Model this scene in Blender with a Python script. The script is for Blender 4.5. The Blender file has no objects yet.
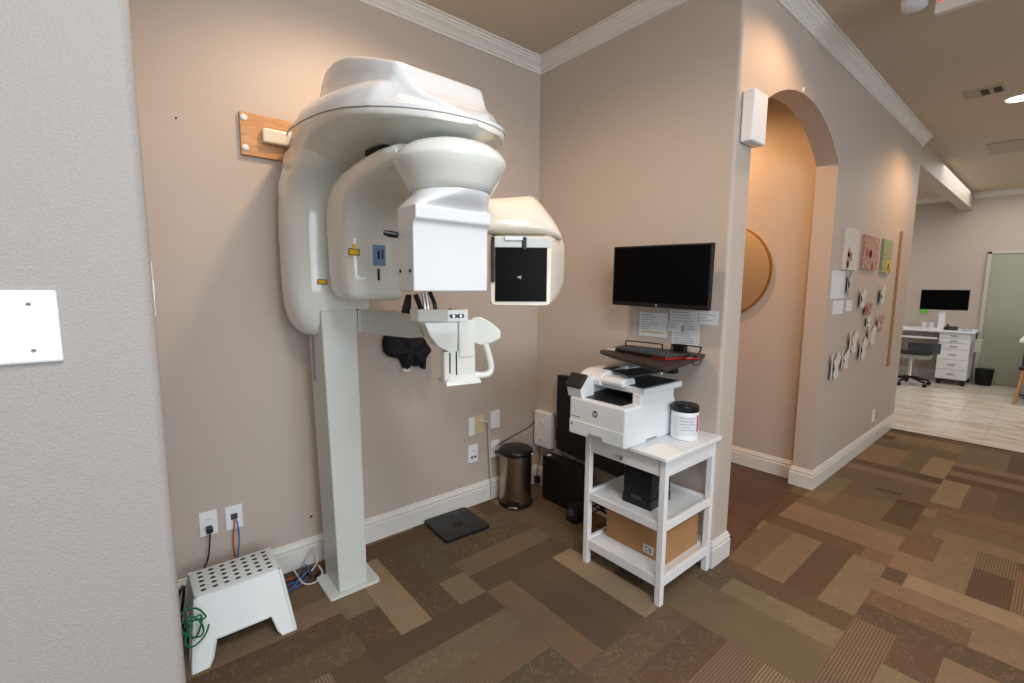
import bpy, bmesh, math, random
from mathutils import Vector, Matrix
PI = math.pi
random.seed(7)
S = bpy.context.scene
COL = S.collection

# ------------------------------------------------------------------ camera
FPX, YAW, PITCH, ROLL = 459.06, 0.694623, 0.117171, 0.0068177
CAM = Vector((-2.33049, -2.50406, 1.5))
cy, sy, cp, sp = math.cos(YAW), math.sin(YAW), math.cos(PITCH), math.sin(PITCH)
fw = Vector((sy*cp, cy*cp, -sp)); rt = Vector((cy, -sy, 0)); up = rt.cross(fw)
rt2 = math.cos(ROLL)*rt + math.sin(ROLL)*up; up2 = -math.sin(ROLL)*rt + math.cos(ROLL)*up
cd = bpy.data.cameras.new('camera'); cam = bpy.data.objects.new('camera', cd); COL.objects.link(cam)
cd.sensor_width = 36.0; cd.lens = FPX/1024*36.0; cd.clip_start = 0.02; cd.clip_end = 60
M3 = Matrix((rt2, up2, -fw)).transposed()
cam.matrix_world = Matrix.Translation(CAM) @ M3.to_4x4()
S.camera = cam

# ------------------------------------------------------------------ world, lights, exposure
S.view_settings.view_transform = 'Standard'; S.view_settings.look = 'None'
S.view_settings.gamma = 1.0; S.view_settings.use_curve_mapping = False
S.view_settings.exposure = 0.25
W = bpy.data.worlds.new('world'); S.world = W; W.use_nodes = True
W.node_tree.nodes['Background'].inputs[0].default_value = (0.80, 0.88, 1.0, 1)
W.node_tree.nodes['Background'].inputs[1].default_value = 0.35
def light(name, kind, loc, energy, color, target=None, size=0.1, size_y=None, spot=None, blend=0.5):
    l = bpy.data.lights.new(name, kind); l.energy = energy; l.color = color
    if kind == 'AREA':
        l.size = size
        if size_y: l.shape = 'RECTANGLE'; l.size_y = size_y
    else: l.shadow_soft_size = size
    if kind == 'SPOT': l.spot_size = spot; l.spot_blend = blend
    o = bpy.data.objects.new(name, l); COL.objects.link(o); o.location = loc
    if target is not None:
        o.rotation_euler = (Vector(target)-Vector(loc)).to_track_quat('-Z', 'Y').to_euler()
    return o
WARM = (1.0, 0.70, 0.46); COOL = (0.80, 0.90, 1.0)
light('rear_cool_fill', 'AREA', (-2.0, -5.6, 1.8), 105, COOL, (-1.6, 0, 1.1), 3.4, 1.9)  # added cool fill from behind the camera, unseen source, no window built
light('hall_cool_fill', 'AREA', (2.6, -5.6, 1.7), 16, COOL, (2.0, 0, 0.8), 3.2, 1.9)  # added weaker cool fill for the hall side, no window there
light('far_room_light', 'AREA', (6.6, -2.6, 3.02), 40, (1.0, 0.97, 0.92), (6.6, -2.6, 0), 2.4, 2.4)
light('far_side_light', 'AREA', (6.4, 1.0, 3.02), 36, (1.0, 0.97, 0.92), (6.4, 1.0, 0), 1.6, 1.6)
light('alcove_spot', 'SPOT', (-1.38, -0.80, 3.03), 50, WARM, (-1.38, -0.76, 0), 0.07, spot=2.75, blend=0.6)
light('hall_spot', 'SPOT', (0.36, -1.80, 3.03), 24, (1.0, 0.62, 0.34), (0.36, -1.70, 0), 0.05, spot=2.4, blend=0.6)
light('far_hall_spot', 'SPOT', (3.32, -2.05, 3.03), 48, (1.0, 0.58, 0.28), (3.32, -1.9, 0), 0.05, spot=2.5, blend=0.6)
light('passage_spot', 'SPOT', (0.95, -0.25, 3.02), 74, (1.0, 0.56, 0.25), (1.0, -0.25, 0), 0.06, spot=2.9, blend=0.5)
light('room_ceiling_light', 'AREA', (-1.9, -3.0, 3.02), 44, (0.98, 0.98, 1.0), (-1.9, -3.0, 0), 0.6, 1.2)

# ------------------------------------------------------------------ materials
def srgb(r, g, b):
    f = lambda c: (c/255/12.92) if c/255 <= 0.04045 else ((c/255+0.055)/1.055)**2.4
    return (f(r), f(g), f(b), 1)
class NT:
    def __init__(s, m): s.t = m.node_tree; s.n = s.t.nodes; s.l = s.t.links
    def new(s, k, **kw):
        n = s.n.new(k)
        for a, v in kw.items(): setattr(n, a, v)
        return n
    def inp(s, sock, v):
        if hasattr(v, 'is_output') or isinstance(v, bpy.types.NodeSocket): s.l.new(v, sock)
        else: sock.default_value = v
    def math(s, op, a, b=None, c=None):
        n = s.new('ShaderNodeMath', operation=op); s.inp(n.inputs[0], a)
        if b is not None: s.inp(n.inputs[1], b)
        if c is not None: s.inp(n.inputs[2], c)
        return n.outputs[0]
    def mix(s, f, a, b, mode='MIX'):
        n = s.new('ShaderNodeMix', data_type='RGBA', blend_type=mode)
        s.inp(n.inputs[0], f); s.inp(n.inputs[6], a); s.inp(n.inputs[7], b)
        return n.outputs[2]
    def noise(s, vec, scale, detail=3, rough=0.5, dist=0.0):
        n = s.new('ShaderNodeTexNoise'); s.l.new(vec, n.inputs['Vector'])
        n.inputs['Scale'].default_value = scale; n.inputs['Detail'].default_value = detail
        n.inputs['Roughness'].default_value = rough; n.inputs['Distortion'].default_value = dist
        return n
    def ramp(s, f, stops, const=False):
        n = s.new('ShaderNodeValToRGB'); cr = n.color_ramp
        if const: cr.interpolation = 'CONSTANT'
        while len(cr.elements) < len(stops): cr.elements.new(0.5)
        for e, (p, c) in zip(cr.elements, stops): e.position = p; e.color = c
        s.l.new(f, n.inputs[0]); return n.outputs[0]
    def bump(s, h, strength, dist, bsdf):
        n = s.new('ShaderNodeBump'); n.inputs['Strength'].default_value = strength
        n.inputs['Distance'].default_value = dist; s.l.new(h, n.inputs['Height'])
        s.l.new(n.outputs[0], bsdf.inputs['Normal'])
MATS = {}
def mat(name, col, rough=0.5, metal=0.0, coat=0.0, nscale=0, nbump=0.0, nvar=0.0, ndist=0.002, emit=None, estr=0, trans=0, alpha=1, spec=0.5, ior=1.45):
    if name in MATS: return MATS[name]
    m = bpy.data.materials.new(name); m.use_nodes = True
    b = m.node_tree.nodes['Principled BSDF']; t = NT(m)
    b.inputs['Base Color'].default_value = col; b.inputs['Roughness'].default_value = rough
    b.inputs['Metallic'].default_value = metal; b.inputs['Coat Weight'].default_value = coat
    b.inputs['Transmission Weight'].default_value = trans; b.inputs['IOR'].default_value = ior
    b.inputs['Alpha'].default_value = alpha; b.inputs['Specular IOR Level'].default_value = spec
    sc = nscale or 40
    g = t.new('ShaderNodeNewGeometry').outputs['Position']
    n = t.noise(g, sc, 3)
    v = nvar or 0.02
    dark = tuple(c*(1-v) for c in col[:3])+(1,); lite = tuple(min(1, c*(1+v)) for c in col[:3])+(1,)
    t.l.new(t.ramp(n.outputs['Fac'], [(0.3, dark), (0.7, lite)]), b.inputs['Base Color'])
    if nbump: t.bump(n.outputs['Fac'], nbump, ndist, b)
    if emit: b.inputs['Emission Color'].default_value = emit; b.inputs['Emission Strength'].default_value = estr
    MATS[name] = m; return m
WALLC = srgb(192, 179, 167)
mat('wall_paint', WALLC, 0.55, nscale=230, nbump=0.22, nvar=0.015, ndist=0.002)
mat('wall_paint_cool_lit', srgb(166, 161, 157), 0.6, nscale=230, nbump=0.5, nvar=0.02, ndist=0.003)  # same wall paint, cooler light put into its greyer colour
mat('ceiling_paint', srgb(196, 184, 166), 0.8, nscale=120, nbump=0.1)
mat('trim_white', srgb(222, 219, 213), 0.35, nvar=0.01)
mat('machine_white', srgb(226, 228, 221), 0.16, coat=0.4, nscale=3, nvar=0.01)
mat('machine_cover', srgb(224, 226, 227), 0.2, coat=0.4, nscale=3, nvar=0.01)
mat('machine_cream', srgb(232, 222, 205), 0.22, coat=0.3, nscale=3, nvar=0.01)
mat('column_white', srgb(208, 212, 206), 0.38, nscale=5, nvar=0.01)
mat('column_grey', srgb(150, 150, 145), 0.4)
mat('cart_white', srgb(234, 235, 235), 0.4, nscale=25, nvar=0.02, nbump=0.05)
mat('printer_white', srgb(226, 230, 232), 0.35, nvar=0.01)
mat('stool_white', srgb(226, 232, 230), 0.38, nvar=0.01)
mat('plastic_white', srgb(236, 238, 240), 0.35, nvar=0.01)
mat('plastic_ivory', srgb(214, 198, 160), 0.4)
mat('black_plastic', srgb(22, 22, 24), 0.35)
mat('black_matte', srgb(17, 17, 18), 0.65)
mat('screen_black', srgb(8, 8, 9), 0.3, spec=0.08)
mat('dark_grey', srgb(62, 66, 72), 0.5)
mat('tray_brown', srgb(46, 32, 26), 0.45)
mat('cloth_black', srgb(20, 20, 30), 0.85, nscale=30, nbump=0.4, ndist=0.01)
mat('steel', srgb(172, 158, 142), 0.28, metal=1.0, nscale=8)
mat('chrome', srgb(210, 210, 210), 0.15, metal=1.0)
mat('brass', srgb(190, 140, 60), 0.3, metal=1.0)
mat('mirror_glass', srgb(235, 230, 220), 0.02, metal=1.0)
mat('cardboard', srgb(172, 128, 84), 0.8, nscale=18, nvar=0.05)
mat('paper', srgb(222, 224, 228), 0.8)
mat('ink', srgb(150, 152, 158), 0.8)
mat('red_plastic', srgb(150, 18, 22), 0.35)
mat('pink_label', srgb(214, 40, 100), 0.5)
mat('yellow_label', srgb(240, 190, 20), 0.5)
mat('blue_label', srgb(112, 150, 190), 0.5)
mat('green_cable', srgb(10, 110, 70), 0.45)
mat('blue_cable', srgb(60, 110, 170), 0.5)
mat('orange_cable', srgb(190, 80, 40), 0.5)
mat('grey_cable', srgb(200, 200, 196), 0.5)
mat('hole_dark', srgb(40, 38, 36), 0.9)
mat('green_glass', srgb(164, 168, 150), 0.25, trans=0.0, coat=0.5)
mat('lamp_on', srgb(255, 244, 224), 0.5, emit=(1, 0.93, 0.8, 1), estr=9)
mat('lamp_off', srgb(200, 206, 212), 0.2)
mat('exit_red', srgb(220, 20, 30), 0.5, emit=(1, 0.03, 0.05, 1), estr=1.2)
mat('sign_white', srgb(214, 212, 206), 0.5)
mat('vent_grey', srgb(168, 160, 146), 0.6)
mat('vent_dark', srgb(66, 62, 56), 0.8)
mat('pink_paint', srgb(178, 138, 124), 0.8, nscale=60, nvar=0.5)
mat('green_paint', srgb(150, 160, 120), 0.8, nscale=60, nvar=0.4)
mat('white_art', srgb(210, 206, 198), 0.8, nscale=50, nvar=0.15)
mat('grey_white', srgb(190, 186, 178), 0.6)
mat('green_bright', srgb(110, 210, 60), 0.5)
mat('blue_light', srgb(120, 170, 200), 0.5)

def wood_mat(name, a, b, scale, rough=0.5, axis=0):
    m = bpy.data.materials.new(name); m.use_nodes = True; t = NT(m); bs = t.n['Principled BSDF']
    g = t.new('ShaderNodeNewGeometry').outputs['Position']
    mp = t.new('ShaderNodeMapping'); t.l.new(g, mp.inputs[0])
    s3 = [scale*6]*3; s3[axis] = scale; mp.inputs['Scale'].default_value = s3
    n = t.noise(mp.outputs[0], 1.0, 5, 0.6, 0.6)
    t.l.new(t.ramp(n.outputs['Fac'], [(0.3, a), (0.7, b)]), bs.inputs['Base Color'])
    bs.inputs['Roughness'].default_value = rough
    MATS[name] = m; return m
wood_mat('oak', srgb(176, 122, 70), srgb(214, 164, 108), 8, 0.4)

def carpet_mat():
    m = bpy.data.materials.new('carpet_tiles'); m.use_nodes = True; t = NT(m); bs = t.n['Principled BSDF']
    g = t.new('ShaderNodeNewGeometry').outputs['Position']
    sep = t.new('ShaderNodeSeparateXYZ'); t.l.new(g, sep.inputs[0]); X, Y = sep.outputs[0], sep.outputs[1]
    T = 0.608
    u = t.math('DIVIDE', t.math('SUBTRACT', X, 0.150), T); v = t.math('DIVIDE', t.math('SUBTRACT', Y, -0.800), T)
    iu = t.math('FLOOR', u); iv = t.math('FLOOR', v); fu = t.math('FRACT', u); fv = t.math('FRACT', v)
    # parity 1: bands vary along x (run along y)
    par = t.math('FLOORED_MODULO', t.math('ADD', iu, iv), 2.0)
    # tile x[-1.07,-.46] y[-1.41,-.8] -> iu=-2, iv=-1 : parity 1
    across = t.math('ADD', t.math('MULTIPLY', fu, par), t.math('MULTIPLY', fv, t.math('SUBTRACT', 1.0, par)))
    along = t.math('ADD', t.math('MULTIPLY', fv, par), t.math('MULTIPLY', fu, t.math('SUBTRACT', 1.0, par)))
    band = t.math('FLOOR', t.math('MULTIPLY', across, 4.0))
    def wn(a, b, c):
        cmb = t.new('ShaderNodeCombineXYZ'); t.inp(cmb.inputs[0], a); t.inp(cmb.inputs[1], b); t.inp(cmb.inputs[2], c)
        w = t.new('ShaderNodeTexWhiteNoise', noise_dimensions='3D'); t.l.new(cmb.outputs[0], w.inputs['Vector'])
        return w.outputs['Value']
    r1 = wn(iu, iv, band)
    split = t.math('MULTIPLY', t.math('GREATER_THAN', r1, 0.62), t.math('FLOOR', t.math('ADD', along, t.math('MULTIPLY', wn(iu, band, iv), 0.9))))
    r2 = wn(t.math('ADD', iu, 17.3), t.math('ADD', iv, t.math('MULTIPLY', split, 5.7)), t.math('ADD', band, 3.1))
    pal = [srgb(138, 114, 92), srgb(92, 64, 48), srgb(116, 104, 80), srgb(78, 70, 55), srgb(164, 142, 112), srgb(112, 84, 64), srgb(72, 58, 46), srgb(146, 118, 92), srgb(98, 80, 62), srgb(132, 118, 90), srgb(84, 60, 46)]
    base = t.ramp(r2, [(i/len(pal), c) for i, c in enumerate(pal)], True)
    # soft cloudy variation and leaf-like swirls
    n1 = t.noise(g, 7, 4, 0.6, 1.2)
    base = t.mix(t.math('MULTIPLY', n1.outputs['Fac'], 0.42), base, srgb(84, 70, 54))
    r3 = wn(t.math('ADD', iu, 5.5), iv, t.math('ADD', band, 9.2))
    n2 = t.noise(g, 11, 3, 0.55, 1.6)
    sw = t.math('LESS_THAN', t.math('ABSOLUTE', t.math('SUBTRACT', n2.outputs['Fac'], 0.5)), 0.016)
    sw = t.math('MULTIPLY', t.math('MULTIPLY', sw, t.math('GREATER_THAN', r3, 0.6)), 0.16)
    base = t.mix(sw, base, srgb(184, 162, 126))
    # ribs
    rib = t.math('SINE', t.math('MULTIPLY', t.math('MULTIPLY', across, T), 2*PI/0.0115))
    ribm = t.math('MULTIPLY', t.math('ADD', t.math('MULTIPLY', rib, 0.5), 0.5), t.math('LESS_THAN', r3, 0.6))
    base = t.mix(t.math('MULTIPLY', ribm, 0.75), base, srgb(74, 54, 40))
    n3 = t.noise(g, 260, 3, 0.7)
    base = t.mix(0.28, base, t.ramp(n3.outputs['Fac'], [(0.3, srgb(56, 44, 33)), (0.7, srgb(168, 146, 118))]))
    ed = t.math('LESS_THAN', t.math('MINIMUM', t.math('MINIMUM', fu, fv), t.math('SUBTRACT', 1.0, t.math('MAXIMUM', fu, fv))), 0.004)
    base = t.mix(t.math('MULTIPLY', ed, 0.08), base, srgb(50, 38, 28))
    t.l.new(base, bs.inputs['Base Color']); bs.inputs['Roughness'].default_value = 0.95
    bs.inputs['Specular IOR Level'].default_value = 0.15
    h = t.math('ADD', n3.outputs['Fac'], t.math('MULTIPLY', ribm, 0.8))
    t.bump(h, 0.5, 0.003, bs)
    MATS['carpet'] = m
carpet_mat()
def marble_mat():
    m = bpy.data.materials.new('marble_tiles'); m.use_nodes = True; t = NT(m); bs = t.n['Principled BSDF']
    g = t.new('ShaderNodeNewGeometry').outputs['Position']
    mp = t.new('ShaderNodeMapping'); t.l.new(g, mp.inputs[0]); mp.inputs['Scale'].default_value = (3.2, 0.9, 1)
    n = t.noise(mp.outputs[0], 1.6, 6, 0.6, 1.5)
    c = t.ramp(n.outputs['Fac'], [(0.32, srgb(196, 176, 152)), (0.48, srgb(222, 212, 198)), (0.6, srgb(228, 226, 220)), (0.75, srgb(206, 192, 172))])
    br = t.new('ShaderNodeTexBrick'); t.l.new(g, br.inputs['Vector']); br.inputs['Scale'].default_value = 1.0
    br.inputs['Brick Width'].default_value = 0.6; br.inputs['Row Height'].default_value = 0.3; br.inputs['Mortar Size'].default_value = 0.004
    br.inputs['Color1'].default_value = (1, 1, 1, 1); br.inputs['Color2'].default_value = (0.96, 0.94, 0.91, 1); br.inputs['Mortar'].default_value = (0.8, 0.77, 0.72, 1)
    t.l.new(t.mix(1.0, c, br.outputs['Color'], 'MULTIPLY'), bs.inputs['Base Color']); bs.inputs['Roughness'].default_value = 0.22
    MATS['marble'] = m
marble_mat()
def darkwood():
    m = bpy.data.materials.new('dark_wood_floor'); m.use_nodes = True; t = NT(m); bs = t.n['Principled BSDF']
    g = t.new('ShaderNodeNewGeometry').outputs['Position']
    mp = t.new('ShaderNodeMapping'); t.l.new(g, mp.inputs[0]); mp.inputs['Rotation'].default_value = (0, 0, PI/2)
    br = t.new('ShaderNodeTexBrick'); t.l.new(mp.outputs[0], br.inputs['Vector']); br.inputs['Scale'].default_value = 1.0
    br.inputs['Brick Width'].default_value = 0.9; br.inputs['Row Height'].default_value = 0.13; br.inputs['Mortar Size'].default_value = 0.0015
    br.inputs['Color1'].default_value = srgb(78, 58, 45); br.inputs['Color2'].default_value = srgb(62, 44, 34); br.inputs['Mortar'].default_value = srgb(40, 24, 16)
    mp2 = t.new('ShaderNodeMapping'); t.l.new(g, mp2.inputs[0]); mp2.inputs['Scale'].default_value = (30, 4, 1)
    n = t.noise(mp2.outputs[0], 1, 5, 0.6, 0.5)
    t.l.new(t.mix(t.math('MULTIPLY', n.outputs['Fac'], 0.6), br.outputs['Color'], srgb(108, 76, 54)), bs.inputs['Base Color'])
    bs.inputs['Roughness'].default_value = 0.45; MATS['darkwood'] = m
darkwood()

# ------------------------------------------------------------------ geometry helpers
def wloc(p):
    v = Vector((0, 0, 0))
    while p is not None: v += p.location; p = p.parent
    return v
def thing(name, label, cat, loc, group=None):
    o = bpy.data.objects.new(name, None); COL.objects.link(o); o.location = loc
    o.empty_display_size = 0.05
    o['label'] = label; o['category'] = cat
    if group: o['group'] = group
    return o
def tag(o, label, cat, group=None, kind=None):
    if label: o['label'] = label
    if cat: o['category'] = cat
    if group: o['group'] = group
    if kind: o['kind'] = kind
    return o
def obj(name, bm, m, parent=None, smooth=False, bevel=0, seg=2, sub=0, label=None, ang=40):
    bmesh.ops.remove_doubles(bm, verts=bm.verts, dist=1e-6)
    bmesh.ops.recalc_face_normals(bm, faces=bm.faces)
    me = bpy.data.meshes.new(name)
    xs = [v.co for v in bm.verts]
    if parent is None:
        mn = Vector((min(v[i] for v in xs) for i in range(3))); mx = Vector((max(v[i] for v in xs) for i in range(3)))
        base = Vector(((mn.x+mx.x)/2, (mn.y+mx.y)/2, mn.z)); off = base
    else:
        off = wloc(parent); base = Vector((0, 0, 0))
    bmesh.ops.translate(bm, verts=bm.verts, vec=-off)
    for f in bm.faces: f.smooth = smooth
    bm.to_mesh(me); bm.free()
    mm = MATS[m] if isinstance(m, str) else m
    me.materials.append(mm)
    o = bpy.data.objects.new(name, me); COL.objects.link(o); o.location = base; o.parent = parent
    if bevel:
        b = o.modifiers.new('bevel', 'BEVEL'); b.width = bevel; b.segments = seg; b.limit_method = 'ANGLE'; b.angle_limit = math.radians(30)
        b.harden_normals = False
    if sub:
        s = o.modifiers.new('sub', 'SUBSURF'); s.levels = sub; s.render_levels = sub
    if smooth and not sub:
        try: me.set_sharp_from_angle(angle=math.radians(ang))
        except Exception: pass
    if label: o['label'] = label
    return o
def NB(): return bmesh.new()
def box(bm, x0, x1, y0, y1, z0, z1, mtx=None):
    vs = [bm.verts.new((x, y, z)) for z in (z0, z1) for x, y in ((x0, y0), (x1, y0), (x1, y1), (x0, y1))]
    for f in ((0, 3, 2, 1), (4, 5, 6, 7), (0, 1, 5, 4), (1, 2, 6, 5), (2, 3, 7, 6), (3, 0, 4, 7)): bm.faces.new([vs[i] for i in f])
    if mtx is not None:
        for v in vs: v.co = mtx @ v.co
    return bm
def bx(x0, x1, y0, y1, z0, z1, mtx=None): return box(NB(), x0, x1, y0, y1, z0, z1, mtx)
def loft(bm, rings, cap=True, closed=True):
    R = [[bm.verts.new(p) for p in r] for r in rings]
    n = len(R[0])
    for a, b in zip(R[:-1], R[1:]):
        for i in range(n if closed else n-1):
            j = (i+1) % n
            bm.faces.new((a[i], a[j], b[j], b[i]))
    if cap:
        bm.faces.new(R[0][::-1]); bm.faces.new(R[-1])
    return bm
def cyl(bm, c, r, z0, z1, n=32, r2=None):
    r2 = r if r2 is None else r2
    return loft(bm, [[(c[0]+q*math.cos(2*PI*i/n), c[1]+q*math.sin(2*PI*i/n), z) for i in range(n)] for q, z in ((r, z0), (r2, z1))])
def lathe(bm, c, prof, n=40, sx=1, sy=1):
    return loft(bm, [[(c[0]+sx*r*math.cos(2*PI*i/n), c[1]+sy*r*math.sin(2*PI*i/n), c[2]+z) for i in range(n)] for r, z in prof])
def disc(bm, c, nrm, r, th, n=24):
    """short cylinder starting at c and extending th along nrm"""
    nrm = Vector(nrm).normalized(); q = nrm.to_track_quat('Z', 'Y'); c = Vector(c)
    return loft(bm, [[tuple(c+q @ Vector((r*math.cos(2*PI*i/n), r*math.sin(2*PI*i/n), z))) for i in range(n)] for z in (0, th)])
def tube(bm, pts, r, n=10, closed=False):
    pts = [Vector(p) for p in pts]; rings = []
    rr = r if isinstance(r, (list, tuple)) else [r]*len(pts)
    t0 = (pts[1]-pts[0]).normalized(); ref = Vector((0, 0, 1)) if abs(t0.z) < 0.9 else Vector((1, 0, 0))
    nx = t0.cross(ref).normalized()
    for i, p in enumerate(pts):
        a = pts[max(i-1, 0)]; b = pts[min(i+1, len(pts)-1)]
        t = (b-a).normalized(); nx = (nx-t*nx.dot(t)).normalized(); ny = t.cross(nx)
        rings.append([tuple(p+rr[i]*(math.cos(2*PI*k/n)*nx+math.sin(2*PI*k/n)*ny)) for k in range(n)])
    return loft(bm, rings)
def spline(pts, k=8):
    P_ = [Vector(p) for p in pts]; P_ = [2*P_[0]-P_[1]]+P_+[2*P_[-1]-P_[-2]]; out = []
    for i in range(1, len(P_)-2):
        a, b, c, d = P_[i-1:i+3]
        for j in range(k):
            t = j/k
            out.append(0.5*((2*b)+(c-a)*t+(2*a-5*b+4*c-d)*t*t+(3*b-a-3*c+d)*t**3))
    out.append(P_[-2]); return out
def prism(bm, poly, vec):
    """poly: list of 3-D points, extruded by vec"""
    v = Vector(vec)
    return loft(bm, [[tuple(Vector(p)) for p in poly], [tuple(Vector(p)+v) for p in poly]])
def sweep(bm, path, prof, side=1):
    """path: xy points, prof: (offset,z) closed profile; offset to the left of travel * side, mitred"""
    pts = [Vector(p).to_2d() for p in path]; rings = []
    for i, p in enumerate(pts):
        d0 = (pts[i]-pts[i-1]).normalized() if i > 0 else None
        d1 = (pts[i+1]-pts[i]).normalized() if i < len(pts)-1 else None
        n0 = Vector((-d0.y, d0.x)) if d0 else None; n1 = Vector((-d1.y, d1.x)) if d1 else None
        if n0 is None: m = n1
        elif n1 is None: m = n0
        else: m = (n0+n1)/(1+n0.dot(n1))
        rings.append([(p.x+side*o*m.x, p.y+side*o*m.y, z) for o, z in prof])
    return loft(bm, rings)
def sup(n, hx, hy, e, cx=0, cy=0):
    out = []
    for i in range(n):
        a = 2*PI*i/n; c, s = math.cos(a), math.sin(a)
        out.append((cx+hx*math.copysign(abs(c)**(2/e), c), cy+hy*math.copysign(abs(s)**(2/e), s)))
    return out
def text_bm(s, size, mtx, depth=0.001, bold=0.0):
    cu = bpy.data.curves.new('t', 'FONT'); cu.body = s; cu.size = size; cu.extrude = depth; cu.offset = bold
    cu.align_x = 'CENTER'; cu.align_y = 'CENTER'
    o = bpy.data.objects.new('t', cu); COL.objects.link(o)
    me = bpy.data.meshes.new_from_object(o.evaluated_get(bpy.context.evaluated_depsgraph_get()))
    bm = NB(); bm.from_mesh(me); bmesh.ops.transform(bm, matrix=mtx, verts=bm.verts)
    bpy.data.objects.remove(o); bpy.data.curves.remove(cu); bpy.data.meshes.remove(me)
    return bm
def frame(origin, xdir, ydir):
    x = Vector(xdir).normalized(); y = Vector(ydir).normalized(); z = x.cross(y)
    return Matrix.Translation(Vector(origin)) @ Matrix((x, y, z)).transposed().to_4x4()
def struct(name, bm, m, smooth=False, bevel=0, kind='structure', seg=2):
    o = obj(name, bm, m, None, smooth, bevel, seg=seg); o['kind'] = kind; return o

# ------------------------------------------------------------------ the room
L = 1.403; H = 3.06; XL = -2.293; XP = 0.17; XJ = 1.535; XPW = 1.63; XC = 4.10; XF = 8.30; YB = -1.27
# floors
struct('floor', prism(NB(), [(XL-3, -6, -0.05), (3.96, -6, -0.05), (3.96, YB, -0.05), (1.70, YB, -0.05), (1.70, -1.285, -0.05), (XP-0.1, -1.435, -0.05), (XP-0.1, 0.1, -0.05), (XL-3, 0.1, -0.05)], (0, 0, 0.05)), 'carpet')
struct('floor_passage', prism(NB(), [(XP-0.1, -1.435, -0.05), (1.70, -1.285, -0.05), (1.70, 2.2, -0.05), (XP-0.1, 2.2, -0.05)], (0, 0, 0.046)), 'darkwood')
struct('floor_far_room', bx(3.96, XF+0.1, -6, 3.0, -0.05, 0.0), 'marble')
struct('trim_2', bx(3.945, 3.972, -6, -1.403, 0, 0.005), 'tray_brown', bevel=0.002)
# ceiling
struct('ceiling', bx(XL-3, XF+0.1, -6, 3.0, H, H+0.08), 'ceiling_paint')
# walls
struct('wall_back', bx(XL-0.1, XP-0.02, 0, 0.12, 0, H), 'wall_paint')
def rounded_corner_poly(x0, x1, y0, y1, r, which):
    pts = []
    for (cx, cyy, a0, k) in ((x1, y1, 0, 'ne'), (x0, y1, 90, 'nw'), (x0, y0, 180, 'sw'), (x1, y0, 270, 'se')):
        if k in which:
            ox = cx-r if cx == x1 else cx+r; oy = cyy-r if cyy == y1 else cyy+r
            for j in range(7):
                a = math.radians(a0+15*j); pts.append((ox+r*math.cos(a), oy+r*math.sin(a)))
        else: pts.append((cx, cyy))
    return pts
def slab(name, x0, x1, y0, y1, m, z0=0, z1=H, r=0.02, which=''):
    po = rounded_corner_poly(x0, x1, y0, y1, r, which)
    return struct(name, prism(NB(), [(a, b, z0) for a, b in po], (0, 0, z1-z0)), m, smooth=True)
slab('wall_left', XL-3, XL, -L, 0.12, 'wall_paint_cool_lit', r=0.022, which='se')
slab('wall_right', 0, XP, -L, 2.2, 'wall_paint', r=0.02, which='sw')
# arched wall over the opening and to the right of it
arch = []
zs, rise = 2.375, 0.27; hw = (XJ-XP)/2; cx0 = (XJ+XP)/2; R = (hw*hw+rise*rise)/(2*rise)
for i in range(33):
    x = XP+(XJ-XP)*i/32; arch.append((x, zs+rise-(R-math.sqrt(R*R-(x-cx0)**2))))
bm = NB()
poly = [(XP, H)]+arch+[(XJ, 0), (XC, 0), (XC, H)]
f0 = [bm.verts.new((x, -L, z)) for x, z in poly]; f1 = [bm.verts.new((x, YB, z)) for x, z in poly]
n = len(poly)
for i in range(n):
    j = (i+1) % n; bm.faces.new((f0[i], f0[j], f1[j], f1[i]))
# front/back as strips
def strips(vs):
    top = vs[0]
    # arch region: quads to a line on the ceiling
    tops = [bm.verts.new((v.co.x, v.co.y, H)) for v in vs[1:34]]
    for i in range(32): bm.faces.new((tops[i], tops[i+1], vs[2+i], vs[1+i]))
    bm.faces.new((tops[32], vs[33+3], vs[33+2], vs[33+1], vs[33]))
strips(f0); strips(f1)
struct('wall_arch', bm, 'wall_paint', bevel=0.0)
slab('wall_passage', XPW, XPW+0.12, YB, 2.2, 'wall_paint')
struct('wall_passage_end', bx(XP, XPW, 2.1, 2.2, 0, H), 'wall_paint')
struct('wall_far', bx(XF, XF+0.1, -6, 3.0, 0, H), 'wall_paint')
struct('wall_far_side', bx(XPW+0.12, XF+0.1, 2.9, 3.0, 0, H), 'wall_paint')
struct('wall_beam', bx(XC, XF, -L, YB, 2.80, H), 'wall_paint')
struct('wall_rear', bx(XL-3, XF+0.1, -6.1, -6.0, 0, H), 'wall_paint')
struct('wall_room_side', bx(XL-3.1, XL-3, -6, -L, 0, H), 'wall_paint_cool_lit')

# mouldings
BB = [(0, 0), (0.017, 0), (0.017, 0.095), (0.0165, 0.101), (0.013, 0.104), (0.014, 0.110), (0.0155, 0.118), (0.012, 0.128), (0.0085, 0.134), (0.0075, 0.142), (0.004, 0.146), (0, 0.146)]
struct('baseboard_back', sweep(NB(), [(XL-1.2, -L), (XL, -L), (XL, 0), (0, 0)], BB, -1), 'trim_white')
struct('baseboard_right', sweep(NB(), [(0, 0), (0, -L), (XP, -L), (XP, 2.1)], BB, -1), 'trim_white')
struct('baseboard_hall', sweep(NB(), [(XPW, 2.1), (XPW, YB), (XJ, YB), (XJ, -L), (XC, -L), (XC, -L+0.13)], BB, -1), 'trim_white')
struct('baseboard_far', sweep(NB(), [(XF, 2.9), (XF, -1.62)], BB, -1), 'trim_white')
CR = [(0, -0.085), (0.012, -0.085), (0.014, -0.072), (0.022, -0.066), (0.024, -0.058), (0.034, -0.046), (0.050, -0.034), (0.056, -0.022), (0.062, -0.020), (0.066, -0.010), (0.078, -0.008), (0.080, 0), (0, 0)]
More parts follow.
